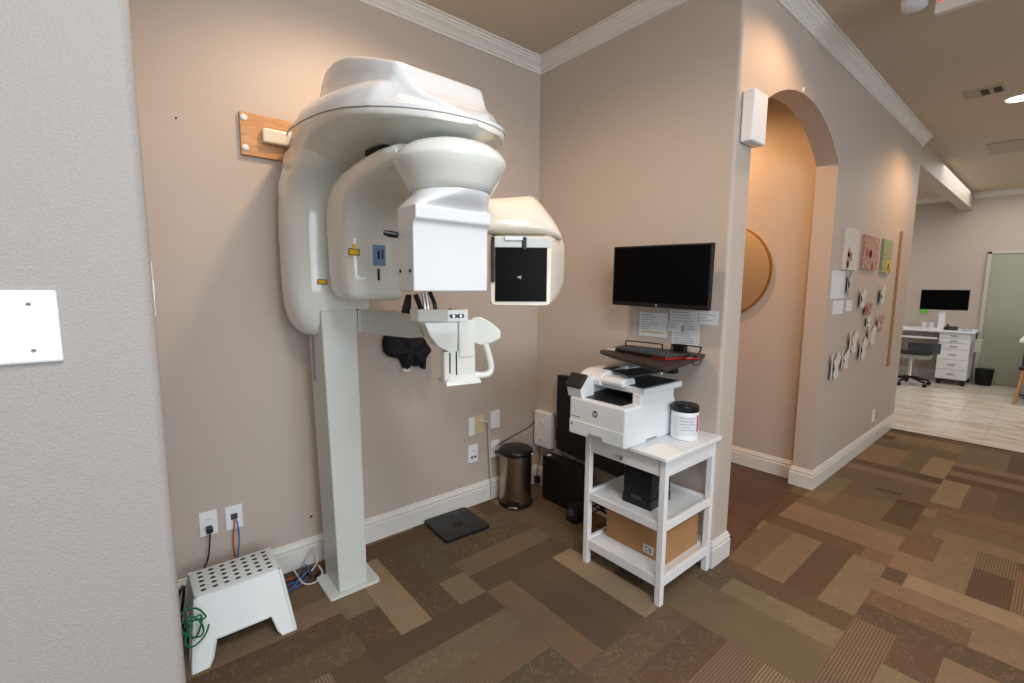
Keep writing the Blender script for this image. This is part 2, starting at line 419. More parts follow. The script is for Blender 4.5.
CRZ = [(o, H+z) for o, z in CR]
struct('trim_1', sweep(NB(), [(XL, -L), (XL, 0), (0, 0), (0, -L), (XC, -L)], CRZ, -1), 'trim_white')
struct('trim_3', sweep(NB(), [(XF, YB), (XF, 2.9)], [(-o*1.0, z) for o, z in CRZ], -1), 'trim_white')
struct('trim_4', sweep(NB(), [(XF, -L), (XF, -6)], CRZ, -1), 'trim_white')

# ------------------------------------------------------------------ wall plates
def plate_on_back(name, xc, zc, w, h, m, label, cat, group=None, kind='outlet', parent=None):
    t = thing(name, label, cat, (xc, -0.003, zc-h/2), group)
    obj('cover_plate', bx(xc-w/2, xc+w/2, -0.007, 0, zc-h/2, zc+h/2), m, t, bevel=0.002)
    return t
def outlet_sockets(t, xc, zc, m='plastic_white'):
    for s in (-1, 1):
        f = NB(); loft(f, [[(x, y, z) for x, z in sup(20, 0.0165, 0.014, 2.6, xc, zc+s*0.0195)] for y in (-0.006, -0.010)])
        so = obj('socket', f, m, t)
        h = NB()
        for dx in (-0.006, 0.006): box(h, xc+dx-0.001, xc+dx+0.001, -0.0105, -0.0095, zc+s*0.0195-0.002, zc+s*0.0195+0.006)
        disc(h, (xc, -0.0095, zc+s*0.0195-0.008), (0, -1, 0), 0.0022, 0.001, 10)
        obj('slots', h, 'hole_dark', so)
t = plate_on_back('wall_outlet', -2.113, 0.380, 0.072, 0.118, 'plastic_white', 'white power outlet above the step stool with a black plug in it', 'outlet'); outlet_sockets(t, -2.113, 0.380)
t = plate_on_back('network_jack', -2.008, 0.376, 0.072, 0.118, 'plastic_white', 'white data jack plate above the step stool holding orange and blue cables', 'outlet')
obj('jack', bx(-2.022, -1.994, -0.012, -0.006, 0.368, 0.396), 'dark_grey', t, bevel=0.001)
t = plate_on_back('double_jack_plate', -0.560, 0.562, 0.130, 0.125, 'plastic_ivory', 'double wall plate, half white and half ivory, left of the blank plate', 'wall plate')
obj('blank_half', bx(-0.626, -0.578, -0.0085, -0.0065, 0.498, 0.626), 'plastic_white', t, bevel=0.001, label='white left half')
obj('jack', bx(-0.542, -0.518, -0.013, -0.006, 0.575, 0.600), 'plastic_ivory', t, bevel=0.001)
obj('jack', bx(-0.542, -0.518, -0.013, -0.006, 0.535, 0.558), 'plastic_ivory', t, bevel=0.001)
tag(obj('blank_plate', bx(-0.437, -0.358, -0.007, 0, 0.512, 0.636), 'plastic_white', bevel=0.002), 'blank white wall plate to the right of the half ivory plate', 'wall plate')
t = plate_on_back('wall_outlet', -0.588, 0.368, 0.078, 0.124, 'plastic_white', 'white power outlet below the half ivory wall plate', 'outlet'); outlet_sockets(t, -0.588, 0.368)
b = NB()
for dx in (-0.014, 0.014): disc(b, (-0.588+dx, -0.010, 0.345), (0, -1, 0), 0.008, 0.003, 14)
obj('jack', b, 'black_plastic', t)
t = plate_on_back('wall_outlet', -0.397, 0.362, 0.080, 0.122, 'plastic_white', 'white power outlet behind the trash can lid', 'outlet'); outlet_sockets(t, -0.397, 0.362)
# plate on left wall (thin sliver in view)
t = thing('light_switch', 'white light switch plate seen edge on, just inside the alcove on the left wall', 'switch', (XL+0.003, -1.20, 1.43))
obj('cover_plate', bx(XL, XL+0.006, -1.245, -1.17, 1.432, 1.55), 'plastic_white', t, bevel=0.002)
obj('toggle', bx(XL+0.005, XL+0.008, -1.217, -1.199, 1.47, 1.51), 'plastic_white', t, bevel=0.001)
# big blank plate on near wall
t = thing('blank_wall_plate', 'large blank white double wall plate with two screws on the near left wall', 'wall plate', (-2.47, -L, 1.369))
obj('cover_plate', bx(-2.545, -2.4235, -L-0.008, -L, 1.3685, 1.4905), 'plastic_white', t, bevel=0.006, seg=2)
for z in (1.4675, 1.390):
    s = NB(); disc(s, (-2.458, -L-0.008, z), (0, -1, 0), 0.0030, 0.0012, 20); sc = obj('screw', s, 'column_grey', t)
    obj('slot', bx(-2.461, -2.455, -L-0.0097, -L-0.0091, z-0.0005, z+0.0005), 'hole_dark', sc)
# nail in the back wall
s = NB(); disc(s, (-1.652, 0, 0.262), (0, -1, 0), 0.006, 0.004, 12); tag(obj('wall_screw', s, 'hole_dark'), 'small dark screw in the back wall left of the white column', 'screw')

s = NB(); disc(s, (-2.121, 0, 2.209), (0, -1, 0), 0.004, 0.003, 12); tag(obj('wall_screw', s, 'hole_dark'), 'small dark screw high on the back wall left of the wooden board', 'screw')

# ------------------------------------------------------------------ cables
def cable(name, pts, r, m, label, cat='cable', group=None, k=8):
    return tag(obj(name, tube(NB(), spline(pts, k), r, 8), m, smooth=True), label, cat, group)
t = thing('black_power_cable', 'black power cord plugged in above the step stool, falling behind it', 'cable', (-2.113, -0.02, 0.36))
obj('cord', tube(NB(), spline([(-2.113, -0.035, 0.350), (-2.118, -0.055, 0.31), (-2.135, -0.06, 0.22), (-2.19, -0.08, 0.15), (-2.235, -0.13, 0.17), (-2.262, -0.22, 0.2), (-2.275, -0.25, 0.08), (-2.27, -0.2, 0.012), (-2.2, -0.06, 0.01)], 8), 0.0035, 8), 'black_plastic', t, True)
obj('plug', bx(-2.126, -2.100, -0.045, -0.0105, 0.345, 0.372), 'black_plastic', t, bevel=0.004)
cable('orange_network_cable', [(-2.009, -0.014, 0.368), (-2.013, -0.03, 0.34), (-2.020, -0.028, 0.27), (-2.016, -0.03, 0.18), (-2.0, -0.05, 0.05), (-1.95, -0.06, 0.008), (-1.8, -0.10, 0.010), (-1.70, -0.09, 0.01)], 0.0032, 'orange_cable', 'orange network cable hanging from the jack plate above the stool')
cable('blue_network_cable', [(-2.001, -0.014, 0.366), (-1.998, -0.03, 0.34), (-1.995, -0.03, 0.27), (-2.004, -0.035, 0.18), (-1.99, -0.06, 0.04), (-1.9, -0.09, 0.007), (-1.78, -0.14, 0.008), (-1.72, -0.12, 0.03), (-1.69, -0.07, 0.01)], 0.0032, 'blue_cable', 'blue network cable hanging beside the orange one above the stool')
cable('blue_network_cable', [(-1.84, -0.20, 0.006), (-1.78, -0.17, 0.02), (-1.74, -0.09, 0.045), (-1.70, -0.07, 0.03), (-1.72, -0.14, 0.008), (-1.80, -0.19, 0.006)], 0.003, 'blue_cable', 'short loop of blue cable on the carpet left of the column')
cable('black_floor_cable', [(-1.90, -0.03, 0.17), (-1.865, -0.06, 0.13), (-1.86, -0.09, 0.04), (-1.80, -0.13, 0.012), (-1.73, -0.11, 0.028), (-1.70, -0.15, 0.006), (-1.66, -0.13, 0.006)], 0.005, 'black_plastic', 'thick black cable looping on the floor between the stool and the column')
cable('white_floor_cable', [(-1.77, -0.08, 0.04), (-1.75, -0.17, 0.006), (-1.70, -0.20, 0.006), (-1.655, -0.165, 0.02), (-1.66, -0.12, 0.04)], 0.004, 'grey_cable', 'white cable on the carpet beside the column base')
cable('white_floor_cable', [(-1.71, -0.03, 0.03), (-1.68, -0.05, 0.08), (-1.66, -0.06, 0.10), (-1.655, -0.09, 0.05), (-1.69, -0.10, 0.01)], 0.004, 'grey_cable', 'white cable rising behind the column base')
pts = []
for a in range(0, 360*3+1, 24):
    r = math.radians(a); k = a/1080
    pts.append((-2.232+0.012*math.cos(r*1.3)+0.014*k, -0.455-0.03*k+0.02*math.sin(r*0.7), 0.200+0.055*math.sin(r)-0.02*k))
pts2 = [(p[0]+0.032*math.cos(math.radians(i*24)), p[1], p[2]) for i, p in enumerate(pts)]
tag(obj('green_cable_coil', tube(NB(), spline([(-2.27, -0.35, 0.01), (-2.275, -0.4, 0.15), (-2.265, -0.43, 0.2)]+pts2, 4), 0.0035, 8), 'green_cable', smooth=True), 'coiled green cable hanging at the left end of the white stool', 'cable')
cable('black_cable_bundle', [(-2.27, -0.30, 0.008), (-2.275, -0.36, 0.12), (-2.268, -0.33, 0.22), (-2.245, -0.27, 0.25), (-2.235, -0.2, 0.2), (-2.25, -0.15, 0.06), (-2.26, -0.10, 0.006)], 0.006, 'black_plastic', 'black cable bundle between the left wall and the stool')
cable('beige_wall_cable', [(-0.53, -0.012, 0.587), (-0.49, -0.03, 0.58), (-0.472, -0.03, 0.54), (-0.468, -0.028, 0.4), (-0.455, -0.03, 0.2), (-0.45, -0.035, 0.03)], 0.0055, 'grey_cable', 'pale grey cable running from the half ivory plate down to the floor')

# ------------------------------------------------------------------ step stool
def stool():
    t = thing('step_stool', 'white plastic step stool with rows of oval holes in its top', 'stool', (-2.05, -0.28, 0))
    ZT = 0.25
    # shell walls: outer body as four legs and aprons, flaring downwards
    def pt(u, v, z, ins=0.0):
        # u,v in [-1,1] ; z height ; returns xy on flaring body
        k = (ZT-z)/ZT
        hx = 0.158+0.030*k-ins; hy = 0.106+0.095*k-ins
        return (-2.052+u*hx, -0.272+v*hy, z)
    bm = NB()
    def wall(side):
        # side panels with an arched cut-out, built as a strip of quads with thickness
        cols = []
        N = 28
        for i in range(N+1):
            s = -1+2*i/N
            a = abs(s)
            if side in ('f', 'b'):
                cut = 0.0 if a > 0.66 else (0.085 if a < 0.60 else 0.085*(0.66-a)/0.06)
            else:
                cut = 0.0 if a > 0.55 else (0.10 if a < 0.48 else 0.10*(0.55-a)/0.07)
            ring = []
            for ins in (0.0, 0.005):
                for z in (ZT, cut):
                    if side == 'f': p = pt(s, -1, z, 0); p = (p[0], p[1]+ins, p[2])
                    elif side == 'b': p = pt(s, 1, z, 0); p = (p[0], p[1]-ins, p[2])
                    elif side == 'l': p = pt(-1, s, z, 0); p = (p[0]+ins, p[1], p[2])
                    else: p = pt(1, s, z, 0); p = (p[0]-ins, p[1], p[2])
                    ring.append(p)
            cols.append([ring[0], ring[1], ring[3], ring[2]])
        loft(bm, cols)
        # rim bead along the lower edge
        edge = [Vector(c[1]) for c in cols]
        tube(bm, edge, 0.0045, 6)
    for s in 'fblr': wall(s)
    for u in (-1, 1):
        for v in (-1, 1):
            tube(bm, [pt(u*0.985, v*0.985, z) for z in (0.004, 0.08, 0.16, ZT-0.003)], 0.008, 8)
    obj('body', bm, 'stool_white', t, smooth=True, ang=60)
    # perforated top
    b2 = NB(); rings = []
    po = sup(40, 0.160, 0.108, 7, -2.052, -0.272)
    top = sup(40, 0.150, 0.098, 7, -2.052, -0.272)
    loft(b2, [[(x, y, ZT-0.010) for x, y in po], [(x, y, ZT-0.001) for x, y in po], [(x, y, ZT+0.004) for x, y in top]])
    obj('top', b2, 'stool_white', t, smooth=True, ang=50)
    for i in range(7):
        for j in range(5):
            x = -2.052+(i-3)*0.0415; y = -0.272+(j-2)*0.036
            h = NB(); loft(h, [[(a, b_, z) for a, b_ in sup(16, 0.0105, 0.0075, 2, x, y)] for z in (ZT+0.0035, ZT+0.0046)])
            obj('hole', h, 'hole_dark', t)
stool()

# ------------------------------------------------------------------ wall bracket board
t = thing('mounting_board', 'varnished wooden mounting board on the back wall behind the x-ray machine', 'board', (-1.60, -0.01, 2.105))
obj('board', bx(-1.885, -1.33, -0.022, 0, 2.100, 2.290), 'oak', t, bevel=0.002)
for z in (2.265, 2.132):
    s = NB(); lathe(s, (0, 0, 0), [(0.014, 0), (0.014, 0.004), (0.008, 0.008), (0.001, 0.009)], 20)
    bmesh.ops.transform(s, matrix=Matrix.Translation((-1.868, -0.022, z)) @ Matrix.Rotation(PI/2, 4, 'X'), verts=s.verts)
    obj('screw', s, 'plastic_white', t, True)
obj('bracket', bx(-1.80, -1.60, -0.060, -0.022, 2.163, 2.228), 'machine_cream', t, bevel=0.008, seg=3, label='white rounded bracket')

# ------------------------------------------------------------------ panoramic x-ray machine
mach = thing('panoramic_xray_machine', 'large white dental panoramic x-ray machine on a floor column', 'x-ray machine', (-1.566, -0.26, 0))
obj('base_plate', prism(NB(), [(x, y, 0) for x, y in sup(40, 0.127, 0.113, 14, -1.564, -0.284)], (0, 0, 0.014)), 'column_white', mach, bevel=0.003)
col = obj('column', loft(NB(), [[(-1.568-0.022*(z > 1)+s_*0.070*k, -0.372, z) for s_ in (-1, 1)]+[(-1.568-0.022*(z > 1)+s_*0.070*k, -0.162, z) for s_ in (1, -1)] for k, z in ((1.0, 0.013), (1.16, 1.392))]), 'column_white', mach, bevel=0.006)
obj('column_track', bx(-1.672, -1.650, -0.262, -0.215, 1.05, 1.33), 'column_grey', col, bevel=0.001, label='recessed grey slot')
obj('column_bracket', bx(-1.66, -1.48, -0.162, 0.0, 2.10, 2.18), 'machine_white', mach, bevel=0.004)
def body():
    rings = []
    XCt = -1.585
    st = [(1.262, 0.070, -0.12, -0.26, 2.4), (1.270, 0.105, -0.09, -0.30, 2.6), (1.295, 0.140, -0.065, -0.33, 2.8), (1.335, 0.166, -0.05, -0.35, 3.0), (1.40, 0.183, -0.04, -0.362, 3.2),
          (1.50, 0.190, -0.04, -0.366, 3.2), (1.75, 0.192, -0.04, -0.368, 3.2), (1.84, 0.192, -0.04, -0.375, 3.2), (1.89, 0.193, -0.04, -0.393, 3.2), (1.925, 0.197, -0.04, -0.425, 3.4), (1.95, 0.199, -0.045, -0.465, 3.6), (1.97, 0.200, -0.045, -0.515, 3.6), (1.99, 0.199, -0.05, -0.575, 3.6), (2.02, 0.197, -0.055, -0.63, 3.2), (2.08, 0.190, -0.06, -0.65, 3.2)]
    for z, hx, yb, yf, e in st:
        k = max(0, (z-1.8)/0.22)
        rings.append([(x, y, z) for x, y in sup(64, hx, (yb-yf)/2, e, XCt+0.015*min(k, 1), (yb+yf)/2)])
    bm = loft(NB(), rings)
    return bm
obj('carriage_housing', body(), 'machine_white', mach, smooth=True, ang=80)
# canopy
def wprof(y):   # half width of rim as function of y, front at -1.38
    ks = [(-0.06, 0.10), (-0.10, 0.165), (-0.22, 0.205), (-0.4, 0.240), (-0.7, 0.272), (-0.95, 0.283), (-1.10, 0.268), (-1.2, 0.238), (-1.28, 0.190), (-1.335, 0.135), (-1.365, 0.075), (-1.378, 0.012)]
    for (a, b), (c, d) in zip(ks[:-1], ks[1:]):
        if c <= y <= a: return b+(d-b)*(a-y)/(a-c)
    return 0.012
def zr(y): return 2.152+0.165*(y+0.30)
ys = [-0.06, -0.08, -0.10, -0.15, -0.22, -0.3, -0.4, -0.5, -0.6, -0.7, -0.8, -0.9, -1.0, -1.1, -1.15, -1.2, -1.24, -1.28, -1.31, -1.335, -1.352, -1.365, -1.374, -1.378]
XM = -1.535
rings = []
for y in ys:
    w = wprof(y); z = zr(y)
    dk = [(-0.06, 0.20), (-0.3, 0.195), (-0.5, 0.155), (-0.7, 0.115), (-0.93, 0.088), (-1.1, 0.07), (-1.25, 0.05), (-1.38, 0.012)]
    for (a, b), (c_, d_) in zip(dk[:-1], dk[1:]):
        if c_ <= y <= a: dd = b+(d_-b)*(a-y)/(a-c_)
    sq = max(0.0, min(1.0, (y+0.75)/0.5))   # boxier towards the wall
    li = min(0.016, dd)
    left = [(-1.0, 0.0), (-1.0, -li), (-0.985+0.005*sq, -li-0.06*dd-0.12*dd*sq), (-0.95+0.03*sq, -li-0.16*dd-0.2*dd*sq), (-0.88+0.06*sq, -0.34*dd-0.22*dd*sq-li*0.5), (-0.74+0.06*sq, -0.58*dd-0.2*dd*sq), (-0.5, -0.82*dd-0.12*dd*sq), (-0.25, -0.96*dd), (0, -dd)]
    right = [(-a, b) for a, b in left[:-1][::-1]]
    rings.append([(XM+a*w, y, z+b) for a, b in left+right]+[(XM+0.5*w, y, z+0.005), (XM, y, z+0.005), (XM-0.5*w, y, z+0.005)])
obj('canopy', loft(NB(), rings), 'machine_white', mach, smooth=True, ang=60)
def cover():
    rings = []
    ks = [(-0.06, 0.008, 0.3), (-0.10, 0.03, 0.3), (-0.2, 0.062, 0.4), (-0.35, 0.085, 0.5), (-0.50, 0.098, 0.6), (-0.56, 0.115, 0.9), (-0.60, 0.165, 1), (-0.66, 0.205, 1), (-0.75, 0.222, 1), (-0.88, 0.216, 1), (-1.1, 0.168, 1), (-1.17, 0.152, 1), (-1.20, 0.142, 1), (-1.225, 0.105, 0.9), (-1.25, 0.075, 0.8), (-1.285, 0.055, 0.7), (-1.31, 0.045, 0.7), (-1.34, 0.033, 0.7), (-1.36, 0.018, 0.7), (-1.378, 0.006, 0.9)]
    def hp(y):
        for (a, b, e), (c, d, f) in zip(ks[:-1], ks[1:]):
            if c <= y <= a:
                k = (a-y)/(a-c); return b+(d-b)*k, e+(f-e)*k
        return 0.006, 0.9
    for y in [-0.06, -0.08, -0.10, -0.14, -0.2, -0.28, -0.35, -0.42, -0.50, -0.53, -0.56, -0.58, -0.60, -0.63, -0.66, -0.7, -0.75, -0.82, -0.9, -1.0, -1.1, -1.14, -1.17, -1.185, -1.2, -1.212, -1.225, -1.25, -1.27, -1.285, -1.30, -1.32, -1.34, -1.36, -1.37, -1.376]:
        w = wprof(y)*1.012; z = zr(y)+0.002; h, q = hp(y)
        sh = min(h*0.55, 0.085)
        pr = [(1.0, 0), (1.0, 0.010), (0.985, 0.3*sh), (0.93, 0.62*sh), (0.84, 0.90*sh), (0.76, 1.03*sh), (0.69, sh+(h-sh)*0.16), (0.665, sh+(h-sh)*0.5), (0.645, sh+(h-sh)*0.88), (0.605, sh+(h-sh)*0.99), (0.4, sh+(h-sh)*1.02), (0, sh+(h-sh)*1.03)]
        right = [(XM+a*w, y, z+b) for a, b in pr]; left = [(XM-a*w, y, z+b) for a, b in pr[:-1][::-1]]
        rings.append(right+left)
    return loft(NB(), rings)
obj('top_cover', cover(), 'machine_cover', mach, smooth=True, ang=70, label='bright white raised top cover')
# thin seam between canopy and cover
rim = [(XM-wprof(y)-0.001, y, zr(y)+0.001) for y in ys[2:]]+[(XM+wprof(y)+0.001, y, zr(y)+0.001) for y in ys[2:][::-1]]
obj('seam_gasket', tube(NB(), rim, 0.0016, 6), 'column_grey', mach, True)
# rotation hub
h = NB(); lathe(h, (-1.55, -0.93, 1.90), [(0.085, 0), (0.09, 0.03), (0.09, 0.09)], 40); obj('rotation_hub', h, 'machine_white', mach, True)
h = NB(); loft(h, [[(x, y, z) for x, y in sup(32, 0.12, 0.105, 5, -1.535, -0.94)] for z in (1.960, 1.99)]); obj('hub_recess', h, 'hole_dark', mach)
# rotating arm: a hood running from the source head to the sensor bowl
inner = [(-0.655, 1.441), (-0.676, 1.452), (-0.687, 1.475), (-0.688, 1.55), (-0.688, 1.62), (-0.690, 1.68), (-0.699, 1.735), (-0.722, 1.782), (-0.765, 1.820), (-0.83, 1.843), (-0.92, 1.853), (-1.03, 1.856), (-1.14, 1.858), (-1.22, 1.860)]
outer = [(-0.480, 1.455), (-0.450, 1.468), (-0.435, 1.490), (-0.430, 1.56), (-0.430, 1.64), (-0.432, 1.74), (-0.442, 1.82), (-0.475, 1.880), (-0.56, 1.915), (-0.70, 1.932), (-0.84, 1.936), (-0.98, 1.936), (-1.10, 1.932), (-1.19, 1.928)]
wid = [0.104, 0.121, 0.129, 0.132, 0.132, 0.132, 0.132, 0.133, 0.137, 0.143, 0.150, 0.156, 0.158, 0.145]
rings = []
for k, ((iy, iz), (oy, oz), w) in enumerate(zip(inner, outer, wid)):
    cy_, cz_, vy, vz = (iy+oy)/2, (iz+oz)/2, (iy-oy)/2, (iz-oz)/2
    rings.append([(-1.526-0.002*k+a, cy_+vy*b_, cz_+vz*b_) for a, b_ in sup(56, w, 1.0, 4.6)])
src = obj('rotating_arm', loft(NB(), rings), 'machine_white', mach, smooth=True, ang=80)
fy = -0.6885
b = obj('warning_label', bx(-1.655, -1.611, fy-0.001, fy, 1.622, 1.648), 'yellow_label', src, label='yellow and black laser warning label')
obj('control_label', bx(-1.556, -1.502, fy-0.002, fy, 1.585, 1.668), 'blue_label', src, bevel=0.001, label='blue label with two dark slots')
for a_ in ((-1.536, -1.528, fy-0.003, fy-0.001, 1.612, 1.645), (-1.518, -1.512, fy-0.003, fy-0.001, 1.612, 1.650), (-1.538, -1.529, fy-0.002, fy, 1.525, 1.573)): obj('slot', bx(*a_), 'hole_dark', src)
k = NB(); prism(k, [(-1.643, fy-0.001, 1.652), (-1.621, fy-0.001, 1.652), (-1.632, fy-0.001, 1.670)], (0, 0.001, 0)); obj('warning_triangle', k, 'yellow_label', src)
k = NB()
box(k, -1.655, -1.611, fy-0.0018, fy-0.001, 1.645, 1.648); box(k, -1.655, -1.611, fy-0.0018, fy-0.001, 1.622, 1.625); box(k, -1.655, -1.652, fy-0.0018, fy-0.001, 1.622, 1.648); box(k, -1.614, -1.611, fy-0.0018, fy-0.001, 1.622, 1.648)
obj('label_border', k, 'black_plastic', src)
k = NB(); box(k, -1.680, -1.638, -0.3708, -0.3675, 1.508, 1.530); obj('warning_label', k, 'yellow_label', mach, label='yellow laser warning label')
k = NB(); box(k, -1.680, -1.638, -0.3715, -0.3705, 1.527, 1.530); box(k, -1.680, -1.638, -0.3715, -0.3705, 1.508, 1.511); box(k, -1.680, -1.677, -0.3715, -0.3705, 1.508, 1.53); box(k, -1.641, -1.638, -0.3715, -0.3705, 1.508, 1.53); obj('label_border', k, 'black_plastic', mach)
# sensor bowl
bc = (-1.553, -1.275)
b = NB(); lathe(b, (bc[0], bc[1], 1.778), [(0.118, 0), (0.124, 0.003), (0.135, 0.020), (0.156, 0.058), (0.168, 0.080), (0.169, 0.090), (0.160, 0.108), (0.135, 0.128), (0.09, 0.144), (0.04, 0.150), (0.001, 0.151)], 64); obj('sensor_bowl', b, 'machine_white', mach, True, ang=50)
rings = []
for z, k in ((1.778, 0.0), (1.765, 0.10), (1.748, 0.55), (1.735, 0.85), (1.725, 1.0), (1.69, 1.0)):
    ring = []
    for i in range(64):
        a = 2*PI*i/64; c_, s_ = math.cos(a), math.sin(a)
        cxx, cyy = bc[0]+0.119*c_, bc[1]+0.119*s_
        ex = 2/9.0
        bx_, by_ = -1.583+0.1275*math.copysign(abs(c_)**ex, c_), -1.289+(0.058 if s_ < 0 else 0.05)*math.copysign(abs(s_)**ex, s_)
        ring.append((cxx+(bx_-cxx)*k, cyy+(by_-cyy)*k if s_ < 0 else cyy+(by_-cyy)*k*0.5, z))
    rings.append(ring)
nk = obj('sensor_neck', loft(NB(), rings), 'machine_cover', mach, True, ang=40)
b = NB()
prof = [(-1.235, 1.487), (-1.330, 1.487), (-1.332, 1.55), (-1.332, 1.668), (-1.336, 1.680), (-1.348, 1.690), (-1.350, 1.722), (-1.344, 1.728), (-1.235, 1.728)]
loft(b, [[(x, y, z) for y, z in prof] for x in (-1.712, -1.455)])
sb = obj('sensor_box', b, 'machine_cover', mach, True, bevel=0.006, seg=3, ang=30)
b = NB()
for y in (-1.25, -1.31):
    b = NB(); disc(b, (-1.712, y, 1.545), (-1, 0, 0), 0.005, 0.002, 12); obj('screw', b, 'hole_dark', sb)
obj('release_lever', tube(NB(), [(-1.712, -1.235, 1.650), (-1.735, -1.232, 1.652), (-1.752, -1.23, 1.655)], [0.009, 0.010, 0.007], 12), 'black_plastic', sb, True)
# second sensor head on the right
T = Matrix.Translation((-1.108, -1.085, 0)) @ Matrix.Rotation(math.radians(-36), 4, 'Z')
def ring2(hx, yy, z0, z1, e, n=40, sx=0, sz=0):
    return [tuple(T @ Vector((x+sx, yy, z))) for x, z in sup(n, hx, (z1-z0)/2, e, 0, (z0+z1)/2)]
b = loft(NB(), [ring2(0.118, -0.045, 1.430, 1.690, 14), ring2(0.122, -0.040, 1.427, 1.698, 12), ring2(0.146, 0.04, 1.430, 1.73, 6, sx=0.02), ring2(0.155, 0.10, 1.450, 1.75, 4, sx=0.042), ring2(0.130, 0.17, 1.49, 1.72, 3.2, sx=0.03), ring2(0.07, 0.20, 1.54, 1.67, 2.6, sx=0.03)])
rh = obj('flat_sensor_head', b, 'machine_cream', mach, smooth=True, ang=35)
b = NB(); box(b, -0.102, 0.102, -0.050, -0.044, 1.445, 1.655, T); obj('sensor_panel', b, 'screen_black', rh, bevel=0.001, label='glossy black square panel')
b = NB(); box(b, -0.116, 0.116, -0.048, -0.043, 1.657, 1.692, T); obj('panel_rail', b, 'column_white', rh)
b = NB(); box(b, -0.065, 0.005, -0.058, -0.045, 1.682, 1.697, T); obj('latch', b, 'plastic_white', rh, bevel=0.002)
b = NB(); box(b, 0.003, 0.020, -0.056, -0.045, 1.645, 1.695, T); obj('clip', b, 'black_plastic', rh, bevel=0.003); b = NB(); box(b, -0.118, -0.104, -0.056, -0.045, 1.52, 1.695, T); obj('clip', b, 'black_plastic', rh, bevel=0.003)
b = NB(); prism(b, [tuple(T @ Vector(q)) for q in ((-0.018, -0.0505, 1.540), (0.0, -0.0505, 1.533), (0.0, -0.0505, 1.548))], tuple((T.to_3x3() @ Vector((0, -0.001, 0))))); obj('arrow_mark', b, 'column_grey', rh)
# hood over that head, with link to the bowl neck
b = loft(NB(), [[tuple(T @ Vector(q)) for q in pr] for pr in (
    [(-0.42, -0.02, 1.708), (-0.42, -0.05, 1.738), (-0.42, -0.02, 1.815), (-0.42, 0.06, 1.825), (-0.42, 0.12, 1.758), (-0.42, 0.1, 1.708)],
    [(-0.2, -0.055, 1.706), (-0.2, -0.065, 1.738), (-0.2, -0.03, 1.840), (-0.2, 0.06, 1.855), (-0.2, 0.12, 1.800), (-0.2, 0.1, 1.708)],
    [(-0.1, -0.065, 1.706), (-0.1, -0.075, 1.728), (-0.1, -0.02, 1.840), (-0.07, 0.06, 1.875), (-0.07, 0.14, 1.820), (-0.1, 0.14, 1.708)],
    [(0.02, -0.062, 1.708), (0.02, -0.072, 1.728), (0.03, -0.02, 1.840), (0.03, 0.07, 1.890), (0.03, 0.15, 1.840), (0.03, 0.16, 1.708)],
    [(0.1, -0.052, 1.710), (0.1, -0.06, 1.728), (0.055, -0.01, 1.830), (0.06, 0.08, 1.895), (0.06, 0.14, 1.870), (0.12, 0.16, 1.708)],
    [(0.15, -0.03, 1.698), (0.152, -0.034, 1.713), (0.11, 0.01, 1.805), (0.095, 0.07, 1.840), (0.1, 0.12, 1.840), (0.17, 0.14, 1.698)],
    [(0.178, 0.01, 1.683), (0.18, 0.01, 1.693), (0.165, 0.03, 1.738), (0.16, 0.07, 1.758), (0.16, 0.1, 1.758), (0.185, 0.12, 1.683)])])
obj('sensor_hood', b, 'machine_cream', rh, smooth=True, sub=1)
# chin rest arm and chin rest
b = NB(); box(b, -1.506, -1.4985, -0.3735, -0.33, 1.280, 1.3925)
obj('arm_joint', b, 'hole_dark', mach)
rings = []
for (x, y, zt, zb, hw_) in [(-1.50, -0.345, 1.390, 1.278, 0.026), (-1.47, -0.365, 1.390, 1.278, 0.028), (-1.44, -0.43, 1.390, 1.279, 0.034), (-1.42, -0.55, 1.390, 1.282, 0.042), (-1.415, -0.70, 1.388, 1.288, 0.050), (-1.42, -0.84, 1.386, 1.296, 0.056), (-1.43, -0.95, 1.384, 1.31, 0.06)]:
    rings.append((x, y, zt, zb, hw_))
out = []
for i, (x, y, zt, zb, hw_) in enumerate(rings):
    a = Vector(rings[max(i-1, 0)][:2]); c = Vector(rings[min(i+1, len(rings)-1)][:2]); d = (c-a).normalized(); nrm = Vector((-d.y, d.x))
    out.append([(x+nrm.x*u*hw_, y+nrm.y*u*hw_, z) for u, z in ((-1, zb), (1, zb), (1, zt), (-1, zt))])
obj('support_arm', loft(NB(), out), 'column_white', mach, True, bevel=0.004, ang=35)
cr = Matrix.Translation((-1.372, -1.025, 0)) @ Matrix.Rotation(math.radians(-10), 4, 'Z')
def cb(x0, x1, y0, y1, z0, z1): return bx(x0, x1, y0, y1, z0, z1, cr)
# local frame: +x right in view, -y toward viewer
b = NB(); prism(b, [tuple(cr @ Vector((x, y, 1.372))) for x, y in ((-0.165, 0.06), (-0.150, 0.01), (-0.058, -0.055), (0.022, -0.055), (0.022, 0.07), (-0.10, 0.10), (-0.155, 0.095))], (0, 0, 0.046))
ch = obj('chin_rest', b, 'machine_white', mach, bevel=0.004)
b = NB()
for dx, m_ in ((-0.045, 0), (-0.031, 0), (-0.017, 0), (-0.003, 0)): b = NB(); disc(b, tuple(cr @ Vector((dx, -0.0545, 1.394))), tuple(cr.to_3x3() @ Vector((0, -1, 0))), 0.0075, 0.003, 16); obj('button', b, 'dark_grey', ch)
b = NB()
for dx in (-0.038, -0.010): b = NB(); disc(b, tuple(cr @ Vector((dx, -0.057, 1.394))), tuple(cr.to_3x3() @ Vector((0, -1, 0))), 0.0045, 0.003, 16); obj('button_cap', b, 'chrome', ch)
